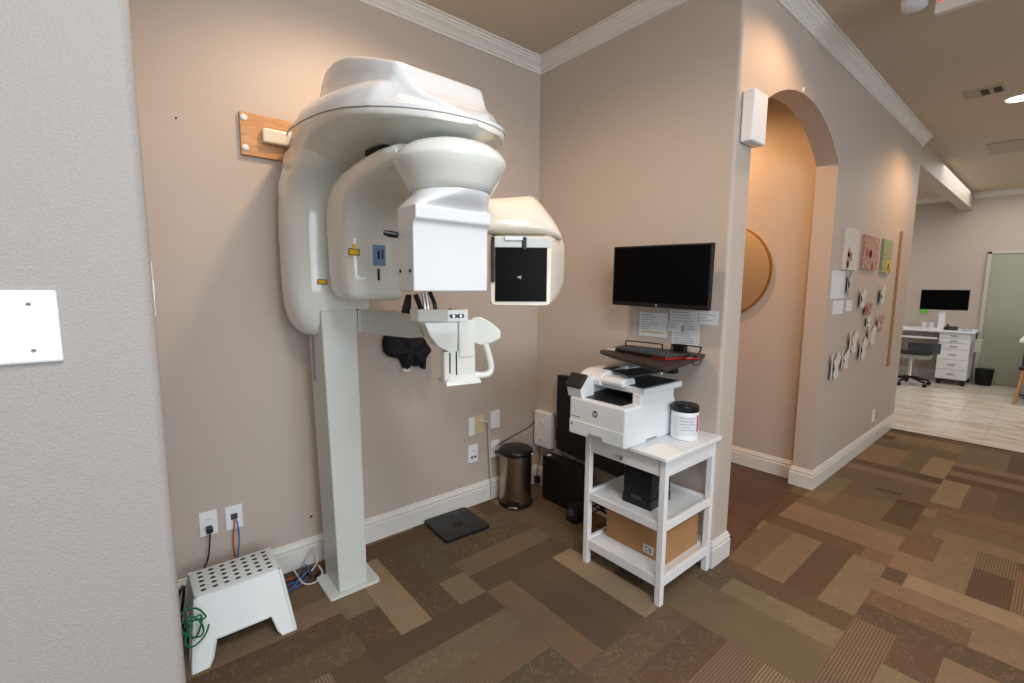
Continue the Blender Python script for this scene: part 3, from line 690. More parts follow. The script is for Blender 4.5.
# carved bowl under the block (left), post (right), flared foot
b = loft(NB(), [[tuple(cr @ Vector((x*s+ox, y, z))) for x, y in ((-0.06, -0.045), (0.07, -0.045), (0.07, 0.03), (-0.06, 0.03))] for s, ox, z in ((0.22, 0.052, 1.258), (0.6, 0.026, 1.285), (0.85, 0.010, 1.325), (1.0, 0.0, 1.372))])
bmesh.ops.translate(b, verts=b.verts, vec=cr.to_3x3() @ Vector((-0.085, 0, 0)))
obj('chin_guard', b, 'machine_white', mach, True, bevel=0.003, ang=35)
obj('post', cb(-0.014, 0.052, -0.052, -0.005, 1.235, 1.378), 'machine_white', mach, bevel=0.008, seg=3)
p_ = obj('lower_post', cb(-0.072, 0.056, -0.046, 0.0, 1.150, 1.262), 'machine_white', mach, bevel=0.006)
b = cb(-0.052, -0.047, -0.0475, -0.045, 1.180, 1.258); obj('slot', b, 'hole_dark', p_); b = cb(-0.026, -0.021, -0.0475, -0.045, 1.172, 1.261); obj('slot', b, 'hole_dark', p_)
obj('foot', loft(NB(), [[tuple(cr @ Vector((x, y, z))) for x, y in ((-0.065*s, -0.06*s), (0.065*s, -0.06*s), (0.065*s, 0.03), (-0.065*s, 0.03))] for s, z in ((1.10, 1.135), (1.08, 1.148), (0.72, 1.175))]), 'machine_white', mach, True, bevel=0.003, ang=30)
# right paddle
b = loft(NB(), [[tuple(cr @ Vector(q)) for q in pr] for pr in (
    [(0.050, -0.03, 1.290), (0.050, -0.01, 1.290), (0.050, -0.01, 1.384), (0.050, -0.03, 1.384)],
    [(0.080, -0.045, 1.278), (0.080, -0.025, 1.278), (0.080, -0.025, 1.388), (0.080, -0.045, 1.388)],
    [(0.115, -0.060, 1.285), (0.115, -0.040, 1.285), (0.115, -0.040, 1.368), (0.115, -0.060, 1.368)],
    [(0.150, -0.075, 1.305), (0.150, -0.060, 1.305), (0.150, -0.060, 1.335), (0.150, -0.075, 1.335)])])
obj('side_paddle', b, 'machine_white', mach, True, bevel=0.004, ang=35)
obj('hand_grip', tube(NB(), spline([tuple(cr @ Vector(q)) for q in ((0.058, -0.03, 1.165), (0.085, -0.035, 1.160), (0.115, -0.04, 1.165), (0.125, -0.04, 1.19), (0.115, -0.04, 1.235), (0.100, -0.04, 1.285))], 6), 0.0135, 12), 'machine_white', mach, True)
cr2 = cr @ Matrix.Translation((-0.045, 0.0, 0))
# bite fork and temple supports above the chin rest
b = NB()
tube(b, spline([tuple(cr2 @ Vector(q)) for q in ((-0.085, 0.03, 1.382), (-0.088, 0.03, 1.42), (-0.10, 0.05, 1.47))], 5), 0.010, 10)
tube(b, spline([tuple(cr2 @ Vector(q)) for q in ((-0.04, 0.00, 1.40), (-0.045, 0.0, 1.44), (-0.055, 0.02, 1.48))], 5), 0.008, 10)
tube(b, spline([tuple(cr2 @ Vector(q)) for q in ((-0.045, 0.00, 1.415), (-0.03, -0.03, 1.405), (0.005, -0.045, 1.418))], 5), 0.006, 10)
obj('temple_support', b, 'black_plastic', mach, True)
b = NB()
for dx in (-0.075, -0.062): tube(b, [tuple(cr2 @ Vector((dx, 0.01, 1.40))), tuple(cr2 @ Vector((dx-0.008, 0.02, 1.48)))], 0.0055, 10)
obj('support_rod', b, 'chrome', mach, True)
b = NB(); prism(b, [tuple(cr2 @ Vector(q)) for q in ((-0.135, 0.11, 1.40), (-0.10, 0.11, 1.395), (-0.095, 0.11, 1.47), (-0.115, 0.11, 1.47))], tuple(cr2.to_3x3() @ Vector((0, 0.02, 0)))); obj('ear_pad', b, 'black_matte', mach, bevel=0.004)

# ------------------------------------------------------------------ dark cloth bag on wall
t = thing('hanging_cloth', 'crumpled black cloth hanging from a white hook on the back wall', 'cloth', (-1.08, -0.04, 1.0))
rings = []
N = 40
outline = [(-1.225, 1.13), (-1.228, 1.19), (-1.205, 1.235), (-1.15, 1.243), (-1.08, 1.235), (-1.01, 1.215), (-0.955, 1.17), (-0.922, 1.118), (-0.95, 1.085), (-0.965, 1.05), (-0.975, 1.00), (-1.00, 1.03), (-1.03, 1.02), (-1.06, 1.035), (-1.10, 1.015), (-1.13, 1.075), (-1.19, 1.095)]
cxx, czz = -1.08, 1.13
out = spline([(x, 0, z) for x, z in outline]+[(outline[0][0], 0, outline[0][1])], 4)[:-1]
for y, s in ((-0.004, 0.93), (-0.02, 1.0), (-0.05, 0.98), (-0.075, 0.82), (-0.088, 0.5), (-0.09, 0.2)):
    ring = []
    for i, p in enumerate(out):
        a = math.atan2(p.z-czz, p.x-cxx)
        wv = 0.010*math.sin(5*a+1.3)+0.007*math.sin(9*a)
        ring.append((cxx+(p.x-cxx)*s, min(-0.002, y+wv*(1 if s < 0.99 and y < -0.03 else 0)), czz+(p.z-czz)*s))
    rings.append(ring)
obj('cloth', loft(NB(), rings), 'cloth_black', t, True, ang=75)
obj('hook', bx(-1.115, -1.075, -0.05, 0, 1.0, 1.02), 'plastic_white', t, bevel=0.004)

# ------------------------------------------------------------------ bathroom scale
T2 = Matrix.Translation((-0.838, -0.178, 0)) @ Matrix.Rotation(math.radians(-3), 4, 'Z')
t = thing('bathroom_scale', 'flat black bathroom scale on the carpet by the baseboard', 'scale', (-0.838, -0.178, 0))
def tbm(bm, T): bmesh.ops.transform(bm, matrix=T, verts=bm.verts); return bm
b = NB(); loft(b, [[(x, y, z) for x, y in sup(48, 0.155, 0.150, 22)] for z in (0.008, 0.024)]); obj('platform', tbm(b, T2), 'black_plastic', t, bevel=0.003)
for sx in (-1, 1):
    for sy_ in (-1, 1):
        b = NB(); cyl(b, (sx*0.12, sy_*0.11), 0.012, 0, 0.009, 16); obj('foot', tbm(b, T2), 'black_matte', t)
b = bx(-0.150, 0.150, 0.075, 0.079, 0.024, 0.0255, T2); obj('groove', b, 'dark_grey', t)
b = bx(0.03, 0.09, 0.098, 0.122, 0.024, 0.0255, T2); obj('display', b, 'dark_grey', t, bevel=0.0005)
b = NB(); lathe(b, (0, -0.02, 0.024), [(0.03, 0), (0.03, 0.001), (0.001, 0.001)], 24, 1.3, 0.8); obj('emblem', tbm(b, T2), 'black_matte', t)

# ------------------------------------------------------------------ trash can
c = (-0.338, -0.162)
t = thing('pedal_trash_can', 'small round brushed steel pedal trash can with black lid in the corner', 'trash can', (c[0], c[1], 0))
b = NB(); lathe(b, (c[0], c[1], 0), [(0.108, 0.0), (0.119, 0.004), (0.119, 0.030), (0.113, 0.034)], 48); obj('base_ring', b, 'black_plastic', t, True)
b = NB(); lathe(b, (c[0], c[1], 0), [(0.112, 0.030), (0.112, 0.365)], 48); obj('body', b, 'steel', t, True)
b = NB(); lathe(b, (c[0], c[1], 0), [(0.115, 0.361), (0.119, 0.366), (0.119, 0.388), (0.113, 0.396), (0.09, 0.402), (0.001, 0.403)], 48); obj('lid', b, 'black_plastic', t, True, ang=50)
fd = Vector((-0.75, -0.66, 0)).normalized(); pc = Vector((c[0], c[1], 0))+fd*0.116
T3 = frame(pc, Vector((-fd.y, fd.x, 0)), -fd)
b = NB(); box(b, -0.042, 0.042, -0.004, 0.01, 0.012, 0.062, Matrix.Translation(pc) @ Matrix.Rotation(math.atan2(fd.y, fd.x)+PI/2, 4, 'Z')); obj('pedal_recess', b, 'black_plastic', t, bevel=0.003)
b = NB(); box(b, -0.033, 0.033, -0.022, 0.0, 0.016, 0.026, Matrix.Translation(pc) @ Matrix.Rotation(math.atan2(fd.y, fd.x)+PI/2, 4, 'Z')); obj('pedal', b, 'chrome', t, bevel=0.003)
b = NB(); disc(b, (c[0]-0.112, c[1]+0.045, 0.38), (-0.9, 0.3, 0), 0.012, 0.03, 14); obj('hinge', b, 'black_plastic', t)
b = NB(); box(b, c[0]+0.045, c[0]+0.06, c[1]-0.113, c[1]-0.106, 0.368, 0.376); obj('lid_tab', b, 'plastic_white', t)

# ------------------------------------------------------------------ white wall box, pc tower, wall panel, cables on right wall
t = thing('wall_box', 'white rounded plastic box on the wall above the trash can', 'wall box', (-0.02, -0.115, 0.325))
obj('housing', bx(-0.050, 0, -0.205, -0.030, 0.325, 0.592), 'plastic_white', t, bevel=0.012, seg=3)
b = NB(); disc(b, (-0.050, -0.120, 0.515), (-1, 0, 0), 0.020, 0.006, 24); obj('knob', b, 'plastic_white', t, bevel=0.002)
b = NB(); disc(b, (-0.050, -0.095, 0.375), (-1, 0, 0), 0.007, 0.002, 16); obj('indicator', b, 'column_grey', t)
cable('thin_black_cable', [(-0.03, -0.07, 0.326), (-0.03, -0.08, 0.25), (-0.028, -0.06, 0.16), (-0.03, -0.05, 0.08), (-0.03, -0.06, 0.05)], 0.003, 'black_plastic', 'thin black cable hanging below the white wall box')
cable('lid_side_cable', [(-0.39, -0.02, 0.39), (-0.25, -0.015, 0.42), (-0.10, -0.02, 0.46), (-0.04, -0.03, 0.50)], 0.003, 'black_plastic', 'thin black cable stretched from the outlet to the white wall box')
tag(obj('power_adapter', bx(-0.062, -0.03, -0.088, -0.052, 0.03, 0.085), 'black_plastic', bevel=0.004), 'small black power adapter against the baseboard beside the trash can', 'adapter')
cable('looped_cable', [(-0.03, -0.19, 0.58), (-0.03, -0.23, 0.60), (-0.03, -0.24, 0.50), (-0.03, -0.25, 0.40), (-0.035, -0.32, 0.33), (-0.04, -0.42, 0.31), (-0.05, -0.50, 0.36)], 0.003, 'black_plastic', 'thin dark cable looping from the white box towards the black panel')
t = thing('computer_tower', 'black computer standing on the floor between trash can and cart', 'computer', (-0.12, -0.39, 0))
obj('case', bx(-0.140, -0.050, -0.575, -0.225, 0.004, 0.318), 'black_matte', t, bevel=0.003)
obj('front_bezel', bx(-0.142, -0.048, -0.600, -0.572, 0.002, 0.320), 'black_plastic', t, bevel=0.004)
obj('sticker', bx(-0.125, -0.09, -0.270, -0.245, 0.3175, 0.319), 'plastic_white', t)
g = NB()
for k in range(12): box(g, -0.138, -0.056, -0.602, -0.5995, 0.03+k*0.02, 0.04+k*0.02)
obj('grille', g, 'dark_grey', t)
t = thing('small_speaker', 'small black desk speaker on the floor in front of the computer', 'speaker', (-0.21, -0.57, 0))
b = NB(); loft(b, [[(x, y, z) for x, y in sup(24, hx, hy, 6, -0.205, -0.60)] for hx, hy, z in ((0.04, 0.045, 0), (0.040, 0.045, 0.04), (0.034, 0.040, 0.10), (0.028, 0.034, 0.125))]); obj('cabinet', b, 'black_matte', t, True)
b = NB(); disc(b, (-0.243, -0.60, 0.065), (-1, 0, 0.15), 0.026, 0.004, 20); obj('driver', b, 'dark_grey', t)
t = thing('wall_panel', 'tall black flat panel computer mounted on the wall behind the printer', 'computer', (-0.05, -0.58, 0.34))
b = NB(); prism(b, [(-0.085, -0.300, 0.375), (-0.085, -0.300, 0.900), (-0.085, -0.86, 0.93), (-0.085, -0.86, 0.335)], (0.035, 0, 0)); obj('panel', b, 'black_matte', t, bevel=0.003)
obj('bracket', bx(-0.052, 0, -0.68, -0.50, 0.56, 0.72), 'black_plastic', t)
for a, b_ in (((-0.12, -0.80, 0.30), (-0.20, -0.70, 0.36)), ((-0.10, -0.85, 0.26), (-0.16, -0.78, 0.30))):
    pts = [(a[0]-0.05+0.05*math.cos(q*0.9)-0.004*q, -0.78+0.05*math.sin(q*0.9), a[2]-0.1+0.06*math.sin(q*0.7)) for q in range(16)]
    tag(obj('cable_bundle', tube(NB(), spline(pts, 4), 0.005, 8), 'black_plastic', smooth=True), 'tangled black cables hanging behind the white cart' if a[0] < -0.11 else 'lower tangle of black cables behind the white cart', 'cable')
cable('floor_cable', [(-0.22, -0.80, 0.006), (-0.30, -0.78, 0.006), (-0.28, -0.88, 0.006), (-0.2, -0.9, 0.05), (-0.15, -0.84, 0.2)], 0.004, 'black_plastic', 'black cable lying on the carpet behind the cart')

# ------------------------------------------------------------------ cart
t = thing('white_cart', 'white painted wooden side cart with two lower shelves', 'cart', (-0.27, -1.165, 0))
X0, X1, Y0, Y1 = -0.502, -0.030, -1.412, -0.930; lg = 0.032
for x in (X0, X1-lg):
    for y in (Y0, Y1-lg): obj('leg', bx(x, x+lg, y, y+lg, 0, 0.722), 'cart_white', t, bevel=0.003)
b = NB(); loft(b, [[(x, y, z) for x, y in sup(60, 0.262, 0.262, 30, -0.267, -1.171)] for z in (0.722, 0.742)]); obj('tabletop', b, 'cart_white', t, bevel=0.004)
b = NB(); i_ = 0.006
box(b, X0+i_, X0+i_+0.016, Y0+lg, Y1-lg, 0.635, 0.722); box(b, X1-i_-0.016, X1-i_, Y0+lg, Y1-lg, 0.635, 0.722)
box(b, X0+lg, X1-lg, Y1-i_-0.016, Y1-i_, 0.635, 0.722); box(b, X0+lg, X1-lg, Y0+i_, Y0+i_+0.016, 0.635, 0.722); obj('apron', b, 'cart_white', t, bevel=0.001)
b = NB(); lathe(b, (0, 0, 0), [(0.006, 0), (0.006, 0.008), (0.012, 0.014), (0.012, 0.02), (0.004, 0.024)], 20)
tbm(b, Matrix.Translation((X0+i_, -1.17, 0.668)) @ Matrix.Rotation(-PI/2, 4, 'Y')); obj('drawer_knob', b, 'chrome', t, True)
for zt, zb in ((0.408, 0.366), (0.140, 0.090)):
    b = NB(); box(b, X0+0.004, X0+0.020, Y0+lg, Y1-lg, zb, zt); box(b, X1-0.020, X1-0.004, Y0+lg, Y1-lg, zb, zt)
    box(b, X0+lg, X1-lg, Y1-0.020, Y1-0.004, zb, zt); box(b, X0+lg, X1-lg, Y0+0.004, Y0+0.020, zb, zt)
    obj('shelf_rail', b, 'cart_white', t, bevel=0.002)
    b = NB(); box(b, X0+0.020, X1-0.020, Y0+0.020, Y1-0.020, zt-0.030, zt-0.012); obj('shelf', b, 'cart_white', t)
# cardboard box on bottom shelf
t = thing('cardboard_box', 'closed brown cardboard box on the bottom shelf of the white cart', 'box', (-0.2, -1.13, 0.13))
obj('carton', bx(-0.372, -0.053, -1.350, -0.985, 0.1285, 0.300), 'cardboard', t, bevel=0.002)
obj('tape', bx(-0.374, -0.051, -1.175, -1.125, 0.298, 0.3012), 'oak', t)
lb = obj('shipping_label', bx(-0.3735, -0.3722, -1.285, -1.225, 0.150, 0.192), 'paper', t)
b = NB()
for (y0, y1, z0, z1) in ((-1.278, -1.258, 0.156, 0.184), (-1.252, -1.232, 0.174, 0.184), (-1.252, -1.232, 0.156, 0.166)): box(b, -0.3742, -0.3736, y0, y1, z0, z1)
obj('print', b, 'ink', lb)
# black battery unit on middle shelf
t = thing('battery_backup', 'compact black box unit on the middle shelf of the white cart', 'power unit', (-0.33, -1.19, 0.4))
Tb = Matrix.Translation((-0.315, -1.195, 0)) @ Matrix.Rotation(math.radians(3), 4, 'Z')
obj('case', bx(-0.098, 0.098, -0.083, 0.083, 0.3965, 0.448, Tb), 'black_plastic', t, bevel=0.005, seg=3)
obj('upper_case', bx(-0.097, 0.097, -0.082, 0.082, 0.446, 0.585, Tb), 'black_matte', t, bevel=0.010, seg=3)
b = NB()
for z in (0.50, 0.53, 0.56): box(b, -0.05, 0.02, -0.0835, -0.081, z, z+0.006, Tb)
obj('vent', b, 'dark_grey', t)
b = bx(-0.1015, -0.098, -0.03, 0.03, 0.435, 0.455, Tb); obj('front_logo', b, 'dark_grey', t)

# ------------------------------------------------------------------ printer
Z = 0.7425
t = thing('laser_printer', 'white multifunction laser printer on top of the white cart', 'printer', (-0.37, -1.07, Z))
PX0, PX1, PY0, PY1 = -0.590, -0.168, -1.247, -0.890
obj('body', bx(PX0, PX1, PY0, PY1, Z, 0.940), 'printer_white', t, bevel=0.012, seg=3)
obj('paper_drawer', bx(PX0-0.003, PX0+0.02, PY0+0.006, PY1-0.004, Z+0.006, Z+0.078), 'printer_white', t, bevel=0.003)
obj('drawer_handle', bx(PX0-0.006, PX0-0.001, -1.115, -1.025, Z+0.012, Z+0.030), 'column_grey', t, bevel=0.002, label='recessed grey pull')
b = NB(); disc(b, (PX0-0.0025, -0.912, Z+0.055), (-1, 0, 0), 0.005, 0.002, 16); obj('power_button', b, 'black_plastic', t)
# centre section with output bay
b = NB(); box(b, -0.475, -0.18, PY0+0.003, PY0+0.050, 0.935, 0.992); box(b, -0.545, -0.18, PY1-0.045, PY1-0.004, 0.935, 0.992); box(b, -0.30, -0.18, PY0+0.02, PY1-0.02, 0.935, 0.992)
obj('neck', b, 'printer_white', t, bevel=0.004)
b = NB(); prism(b, [(-0.56, PY0+0.051, 0.9415), (-0.30, PY0+0.051, 0.9415), (-0.30, PY0+0.051, 0.958)], (0, 0.255, 0)); obj('output_tray', b, 'black_plastic', t)
obj('scanner_bed', bx(-0.465, -0.125, PY0-0.01, PY1+0.015, 0.988, 1.020), 'printer_white', t, bevel=0.006, seg=3)
b = NB(); prism(b, [(-0.500, -1.02, 1.000), (-0.505, -1.02, 1.03), (-0.48, -1.02, 1.060), (-0.43, -1.02, 1.072), (-0.14, -1.02, 1.072), (-0.135, -1.02, 1.015)], (0, 0.145, 0)); obj('document_feeder', b, 'printer_white', t, bevel=0.008, seg=3)
b = NB(); prism(b, [(-0.495, -1.155, 1.012), (-0.502, -1.155, 1.035), (-0.48, -1.155, 1.054), (-0.40, -1.155, 1.052), (-0.385, -1.155, 1.015)], (0, 0.15, 0)); obj('feeder_lid', b, 'printer_white', t, bevel=0.008, seg=3)
b = NB(); prism(b, [(-0.448, -1.240, 1.0195), (-0.14, -1.240, 1.0195), (-0.14, -1.02, 1.0195), (-0.448, -1.02, 1.0195)], (0, 0, 0.003)); obj('document_output', b, 'dark_grey', t)
b = NB(); prism(b, [(-0.41, -1.135, 1.060), (-0.13, -1.135, 1.050), (-0.13, -1.135, 1.044), (-0.41, -1.135, 1.053)], (0, 0.175, 0.018)); it = obj('input_tray', b, 'dark_grey', t)
b = NB(); box(b, -0.30, -0.27, -1.02, -0.99, 1.066, 1.084); obj('paper_guide', b, 'plastic_white', it)
b = NB(); prism(b, [(-0.140, -1.14, 1.036), (-0.122, -1.14, 1.036), (-0.122, -1.14, 1.058), (-0.140, -1.14, 1.058)], (0, 0.24, 0.012)); obj('tray_edge', b, 'printer_white', t, bevel=0.002)
# control panel, tilted towards the user
b = NB(); prism(b, [(-0.610, -0.868, 1.000), (-0.555, -0.868, 1.060), (-0.543, -0.868, 1.050), (-0.598, -0.868, 0.988)], (0, -0.105, 0)); cpn = obj('control_panel', b, 'black_plastic', t, bevel=0.003)
b = NB(); prism(b, [(-0.585, -0.970, 0.938), (-0.597, -0.970, 0.985), (-0.545, -0.970, 1.035), (-0.49, -0.970, 1.05), (-0.49, -0.970, 0.938)], (0, 0.095, 0)); obj('panel_support', b, 'printer_white', t, bevel=0.003)
# hp badge
F = frame((PX0-0.0005, -1.062, 0.878), (0, -1, 0), (0, 0, 1))
b = NB(); disc(b, (PX0+0.0005, -1.062, 0.878), (-1, 0, 0), 0.0165, 0.0016, 32); bd = obj('badge', b, 'dark_grey', t)
b = text_bm('hp', 0.026, F @ Matrix.Translation((0, 0.001, 0.0012)) @ Matrix(((1, 0.2, 0, 0), (0, 1, 0, 0), (0, 0, 1, 0), (0, 0, 0, 1))), 0.0006); obj('badge_letters', b, 'plastic_white', bd)
b = NB(); box(b, PX0-0.0008, PX0, -0.965, -0.905, 0.838, 0.843); obj('model_text', b, 'column_grey', t)
obj('side_grip', bx(-0.42, -0.33, PY0-0.002, PY0+0.001, 0.752, 0.762), 'column_grey', t)

# ------------------------------------------------------------------ wipes canister
c = (-0.190, -1.316)
t = thing('wipes_canister', 'round white wipes canister with black lid on the cart', 'canister', (c[0], c[1], 0.7425))
b = NB(); lathe(b, (c[0], c[1], 0.7425), [(0.061, 0), (0.066, 0.004), (0.066, 0.145), (0.062, 0.152)], 48); obj('tub', b, 'plastic_white', t, True)
b = NB(); lathe(b, (c[0], c[1], 0.7425), [(0.067, 0.144), (0.068, 0.148), (0.068, 0.168), (0.063, 0.175), (0.036, 0.175), (0.033, 0.179), (0.001, 0.179)], 48); obj('lid', b, 'black_plastic', t, True, ang=30)
def arc(bm, c, r, a0, a1, z0, z1, n=24):
    o_ = [(c[0]+r*math.cos(math.radians(a0+(a1-a0)*i/n)), c[1]+r*math.sin(math.radians(a0+(a1-a0)*i/n))) for i in range(n+1)]
    q_ = [(c[0]+(r-0.001)*math.cos(math.radians(a0+(a1-a0)*i/n)), c[1]+(r-0.001)*math.sin(math.radians(a0+(a1-a0)*i/n))) for i in range(n+1)]
    loft(bm, [[(a[0], a[1], z0), (a[0], a[1], z1), (b_[0], b_[1], z1), (b_[0], b_[1], z0)] for a, b_ in zip(o_, q_)]); return bm
lb = obj('label', arc(NB(), c, 0.0668, 160, 300, 0.768, 0.868), 'paper', t)
obj('pink_stripe', arc(NB(), c, 0.0674, 268, 281, 0.785, 0.872), 'pink_label', lb, label='bright pink stripe')
b = NB()
for k, (a0, a1) in enumerate(((190, 258), (195, 250), (190, 260), (200, 240), (195, 256))): arc(b, c, 0.0673, a0, a1, 0.856-k*0.015, 0.859-k*0.015+(0.001 if k == 1 else 0))
obj('print', b, 'ink', lb)

# ------------------------------------------------------------------ keyboard tray on wall arm
t = thing('keyboard_tray', 'dark brown wall mounted keyboard tray with wire rails above the printer', 'keyboard tray', (-0.30, -1.15, 1.15))
q = [(-0.335, -0.885), (-0.37, -0.91), (-0.46, -1.06), (-0.545, -1.26), (-0.605, -1.41), (-0.595, -1.445), (-0.10, -1.350), (-0.03, -1.325), (-0.015, -1.28), (-0.02, -0.84), (-0.05, -0.82)]
b = NB(); prism(b, [(x, y, 1.143) for x, y in q], (0, 0, 0.018)); obj('tray', b, 'tray_brown', t, bevel=0.004)
def lerp2(a, b_, k): return (a[0]+(b_[0]-a[0])*k, a[1]+(b_[1]-a[1])*k)
obj('wrist_pad', tube(NB(), [(-0.372, -0.915, 1.155), (-0.46, -1.065, 1.155), (-0.543, -1.26, 1.155), (-0.598, -1.415, 1.155)], 0.011, 10), 'black_plastic', t, True)
obj('side_rail', tube(NB(), spline([(-0.075, -0.855, 1.160), (-0.072, -0.853, 1.185), (-0.065, -0.87, 1.19), (-0.055, -1.07, 1.19), (-0.055, -1.085, 1.183), (-0.055, -1.085, 1.160)], 4), 0.004, 8), 'black_plastic', t, True)
obj('side_rail', tube(NB(), spline([(-0.09, -1.16, 1.160), (-0.085, -1.165, 1.195), (-0.08, -1.17, 1.20), (-0.07, -1.305, 1.20), (-0.09, -1.33, 1.195), (-0.12, -1.33, 1.160)], 4), 0.004, 8), 'black_plastic', t, True)
b = NB(); box(b, -0.06, -0.02, -1.22, -1.15, 1.158, 1.200); obj('cable_clip', b, 'black_plastic', t, bevel=0.006)
obj('wall_bracket', bx(-0.05, 0.0, -1.16, -1.08, 1.03, 1.16), 'black_plastic', t, bevel=0.004)
obj('bracket_arm', bx(-0.17, -0.04, -1.145, -1.095, 1.10, 1.143), 'black_plastic', t, bevel=0.004)
obj('under_wire', tube(NB(), spline([(-0.22, -1.36, 1.145), (-0.24, -1.38, 1.132), (-0.16, -1.365, 1.128), (-0.10, -1.34, 1.143)], 4), 0.003, 8), 'black_plastic', t, True)
Tk = Matrix.Translation((-0.285, -1.150, 1.1612)) @ Matrix.Rotation(math.radians(-90-13), 4, 'Z')
t = thing('keyboard', 'black keyboard with red edge lying on the keyboard tray', 'keyboard', (-0.285, -1.150, 1.1612))
b = NB(); box(b, -0.185, 0.185, -0.068, 0.068, 0, 0.014, Tk); obj('case', b, 'black_plastic', t, bevel=0.004)
b = NB(); box(b, 0.10, 0.187, -0.0695, -0.067, 0.001, 0.006, Tk); box(b, 0.1845, 0.1875, -0.068, 0.068, 0.001, 0.010, Tk); obj('red_trim', b, 'red_plastic', t)
for r_ in range(5):
    for k in range(18):
        x = -0.174+k*0.0204; y = -0.052+r_*0.0255
        b = NB(); loft(b, [[tuple(Tk @ Vector((x+sx*h_, y+sy2*h_, z))) for sx, sy2 in ((-1, -1), (1, -1), (1, 1), (-1, 1))] for h_, z in ((0.0090, 0.0135), (0.0070, 0.0205))])
        obj('key', b, 'dark_grey', t)
t = thing('computer_mouse', 'black and red computer mouse on the keyboard tray', 'mouse', (-0.235, -1.385, 1.1612))
Tm = Matrix.Translation((-0.250, -1.368, 1.1612)) @ Matrix.Scale(0.8, 4) @ Matrix.Rotation(math.radians(-14), 4, 'Z')
b = NB(); lathe(b, (0, 0, 0), [(0.050, 0), (0.054, 0.006), (0.050, 0.012)], 32, 1.0, 0.72); obj('base', tbm(b, Tm), 'red_plastic', t, True)
b = NB(); lathe(b, (0, 0, 0.010), [(0.048, 0), (0.045, 0.010), (0.032, 0.018), (0.012, 0.022), (0.001, 0.0225)], 32, 1.0, 0.70); obj('shell', tbm(b, Tm), 'black_plastic', t, True)
tag(obj('paper_sheet', bx(-0.31, -0.17, -0.975, -0.885, 1.1614, 1.1626), 'paper'), 'white paper lying on the tray at the far end of the keyboard', 'paper')

# ------------------------------------------------------------------ monitor
t = thing('wall_monitor', 'black flat screen monitor mounted on the wall above the keyboard', 'monitor', (-0.1, -1.11, 1.38))
A_, B_, C_, D_ = Vector((-0.16, -0.797, 1.731)), Vector((-0.16, -1.378, 1.720)), Vector((-0.16, -1.407, 1.393)), Vector((-0.16, -0.834, 1.408))
ctr = (A_+B_+C_+D_)/4
mw, mh = 0.578, 0.330
TMn = frame(ctr, (0.02, -1, -0.022), (-0.02, -0.04, 1))
x_ = TMn.to_3x3().col[0]; y_ = (TMn.to_3x3().col[1]-x_*x_.dot(TMn.to_3x3().col[1])).normalized(); z_ = x_.cross(y_)
TMn = Matrix.Translation(ctr) @ Matrix((x_, y_, z_)).transposed().to_4x4()
# z_ points to -x (towards the room)
b = NB(); box(b, -mw/2, mw/2, -mh/2, mh/2, -0.030, 0.0, TMn); obj('housing', b, 'black_plastic', t, bevel=0.004)
b = NB(); box(b, -mw/2+0.010, mw/2-0.010, -mh/2+0.024, mh/2-0.010, 0.0, 0.0012, TMn); obj('screen', b, 'screen_black', t)
b = NB(); disc(b, tuple(TMn @ Vector((0, -mh/2+0.012, 0))), tuple(z_), 0.006, 0.001, 20); obj('badge', b, 'column_grey', t)
b = NB(); box(b, -0.15, 0.15, -0.12, 0.12, -0.050, -0.029, TMn); obj('back_cover', b, 'black_plastic', t, bevel=0.01)
obj('wall_mount', bx(-0.12, 0, -1.16, -1.06, 1.50, 1.62), 'black_plastic', t, bevel=0.004)

# papers on the right wall
def paper(pts, label, lines=6, seed=1):
    """pts: (y0,y1,z0,z1) on wall x=0"""
    y0, y1, z0, z1, rot = pts; ycn, zcn = (y0+y1)/2, (z0+z1)/2
    T_ = Matrix.Translation((-0.0012-(0.0016 if seed in (13, 21) else 0.0006*(seed % 2)), ycn, zcn)) @ Matrix.Rotation(math.radians(rot), 4, 'X')
    w, h_ = abs(y1-y0)/2, (z1-z0)/2
    p = thing('paper_notice', label, 'paper', (-0.001, ycn, z0), 'papers taped below the monitor')
    obj('sheet', bx(-0.0008, 0.0008, -w, w, -h_, h_, T_), 'paper', p)
    rd = random.Random(seed); b = NB()
    for k in range(lines):
        z = h_*0.8-k*(1.6*h_/lines); ln = w*(0.3+0.5*rd.random())
        box(b, -0.0012, -0.0007, w*0.85-2*ln if w*0.85-2*ln > -w*0.9 else -w*0.9, w*0.85, z-0.0018, z+0.0018, T_)
    obj('printed_lines', b, 'ink', p)
paper((-1.076, -0.893, 1.222, 1.360, 0), 'white notice at the left under the monitor, yellow line near its foot', 8, 3)
paper((-1.258, -1.092, 1.300, 1.378, 0), 'white notice taped directly under the monitor, middle of the upper row', 4, 5)
paper((-1.368, -1.264, 1.312, 1.386, 2), 'small white notice furthest right below the monitor', 4, 8)
paper((-1.160, -1.080, 1.262, 1.318, 0), 'small white card overlapping the middle notice on its left', 3, 13)
paper((-1.268, -1.180, 1.262, 1.316, 0), 'small white card just right of the other small card', 3, 21)
paper((-1.270, -1.108, 1.184, 1.262, 0), 'lowest white notice under the two small cards', 5, 34)
tag(obj('yellow_highlight', bx(-0.003, -0.0025, -1.065, -0.905, 1.243, 1.248), 'yellow_label'), None, None)
hl = bpy.data.objects['yellow_highlight']
pn = bpy.data.objects['paper_notice']; hl.location = hl.location-pn.location; hl.parent = pn
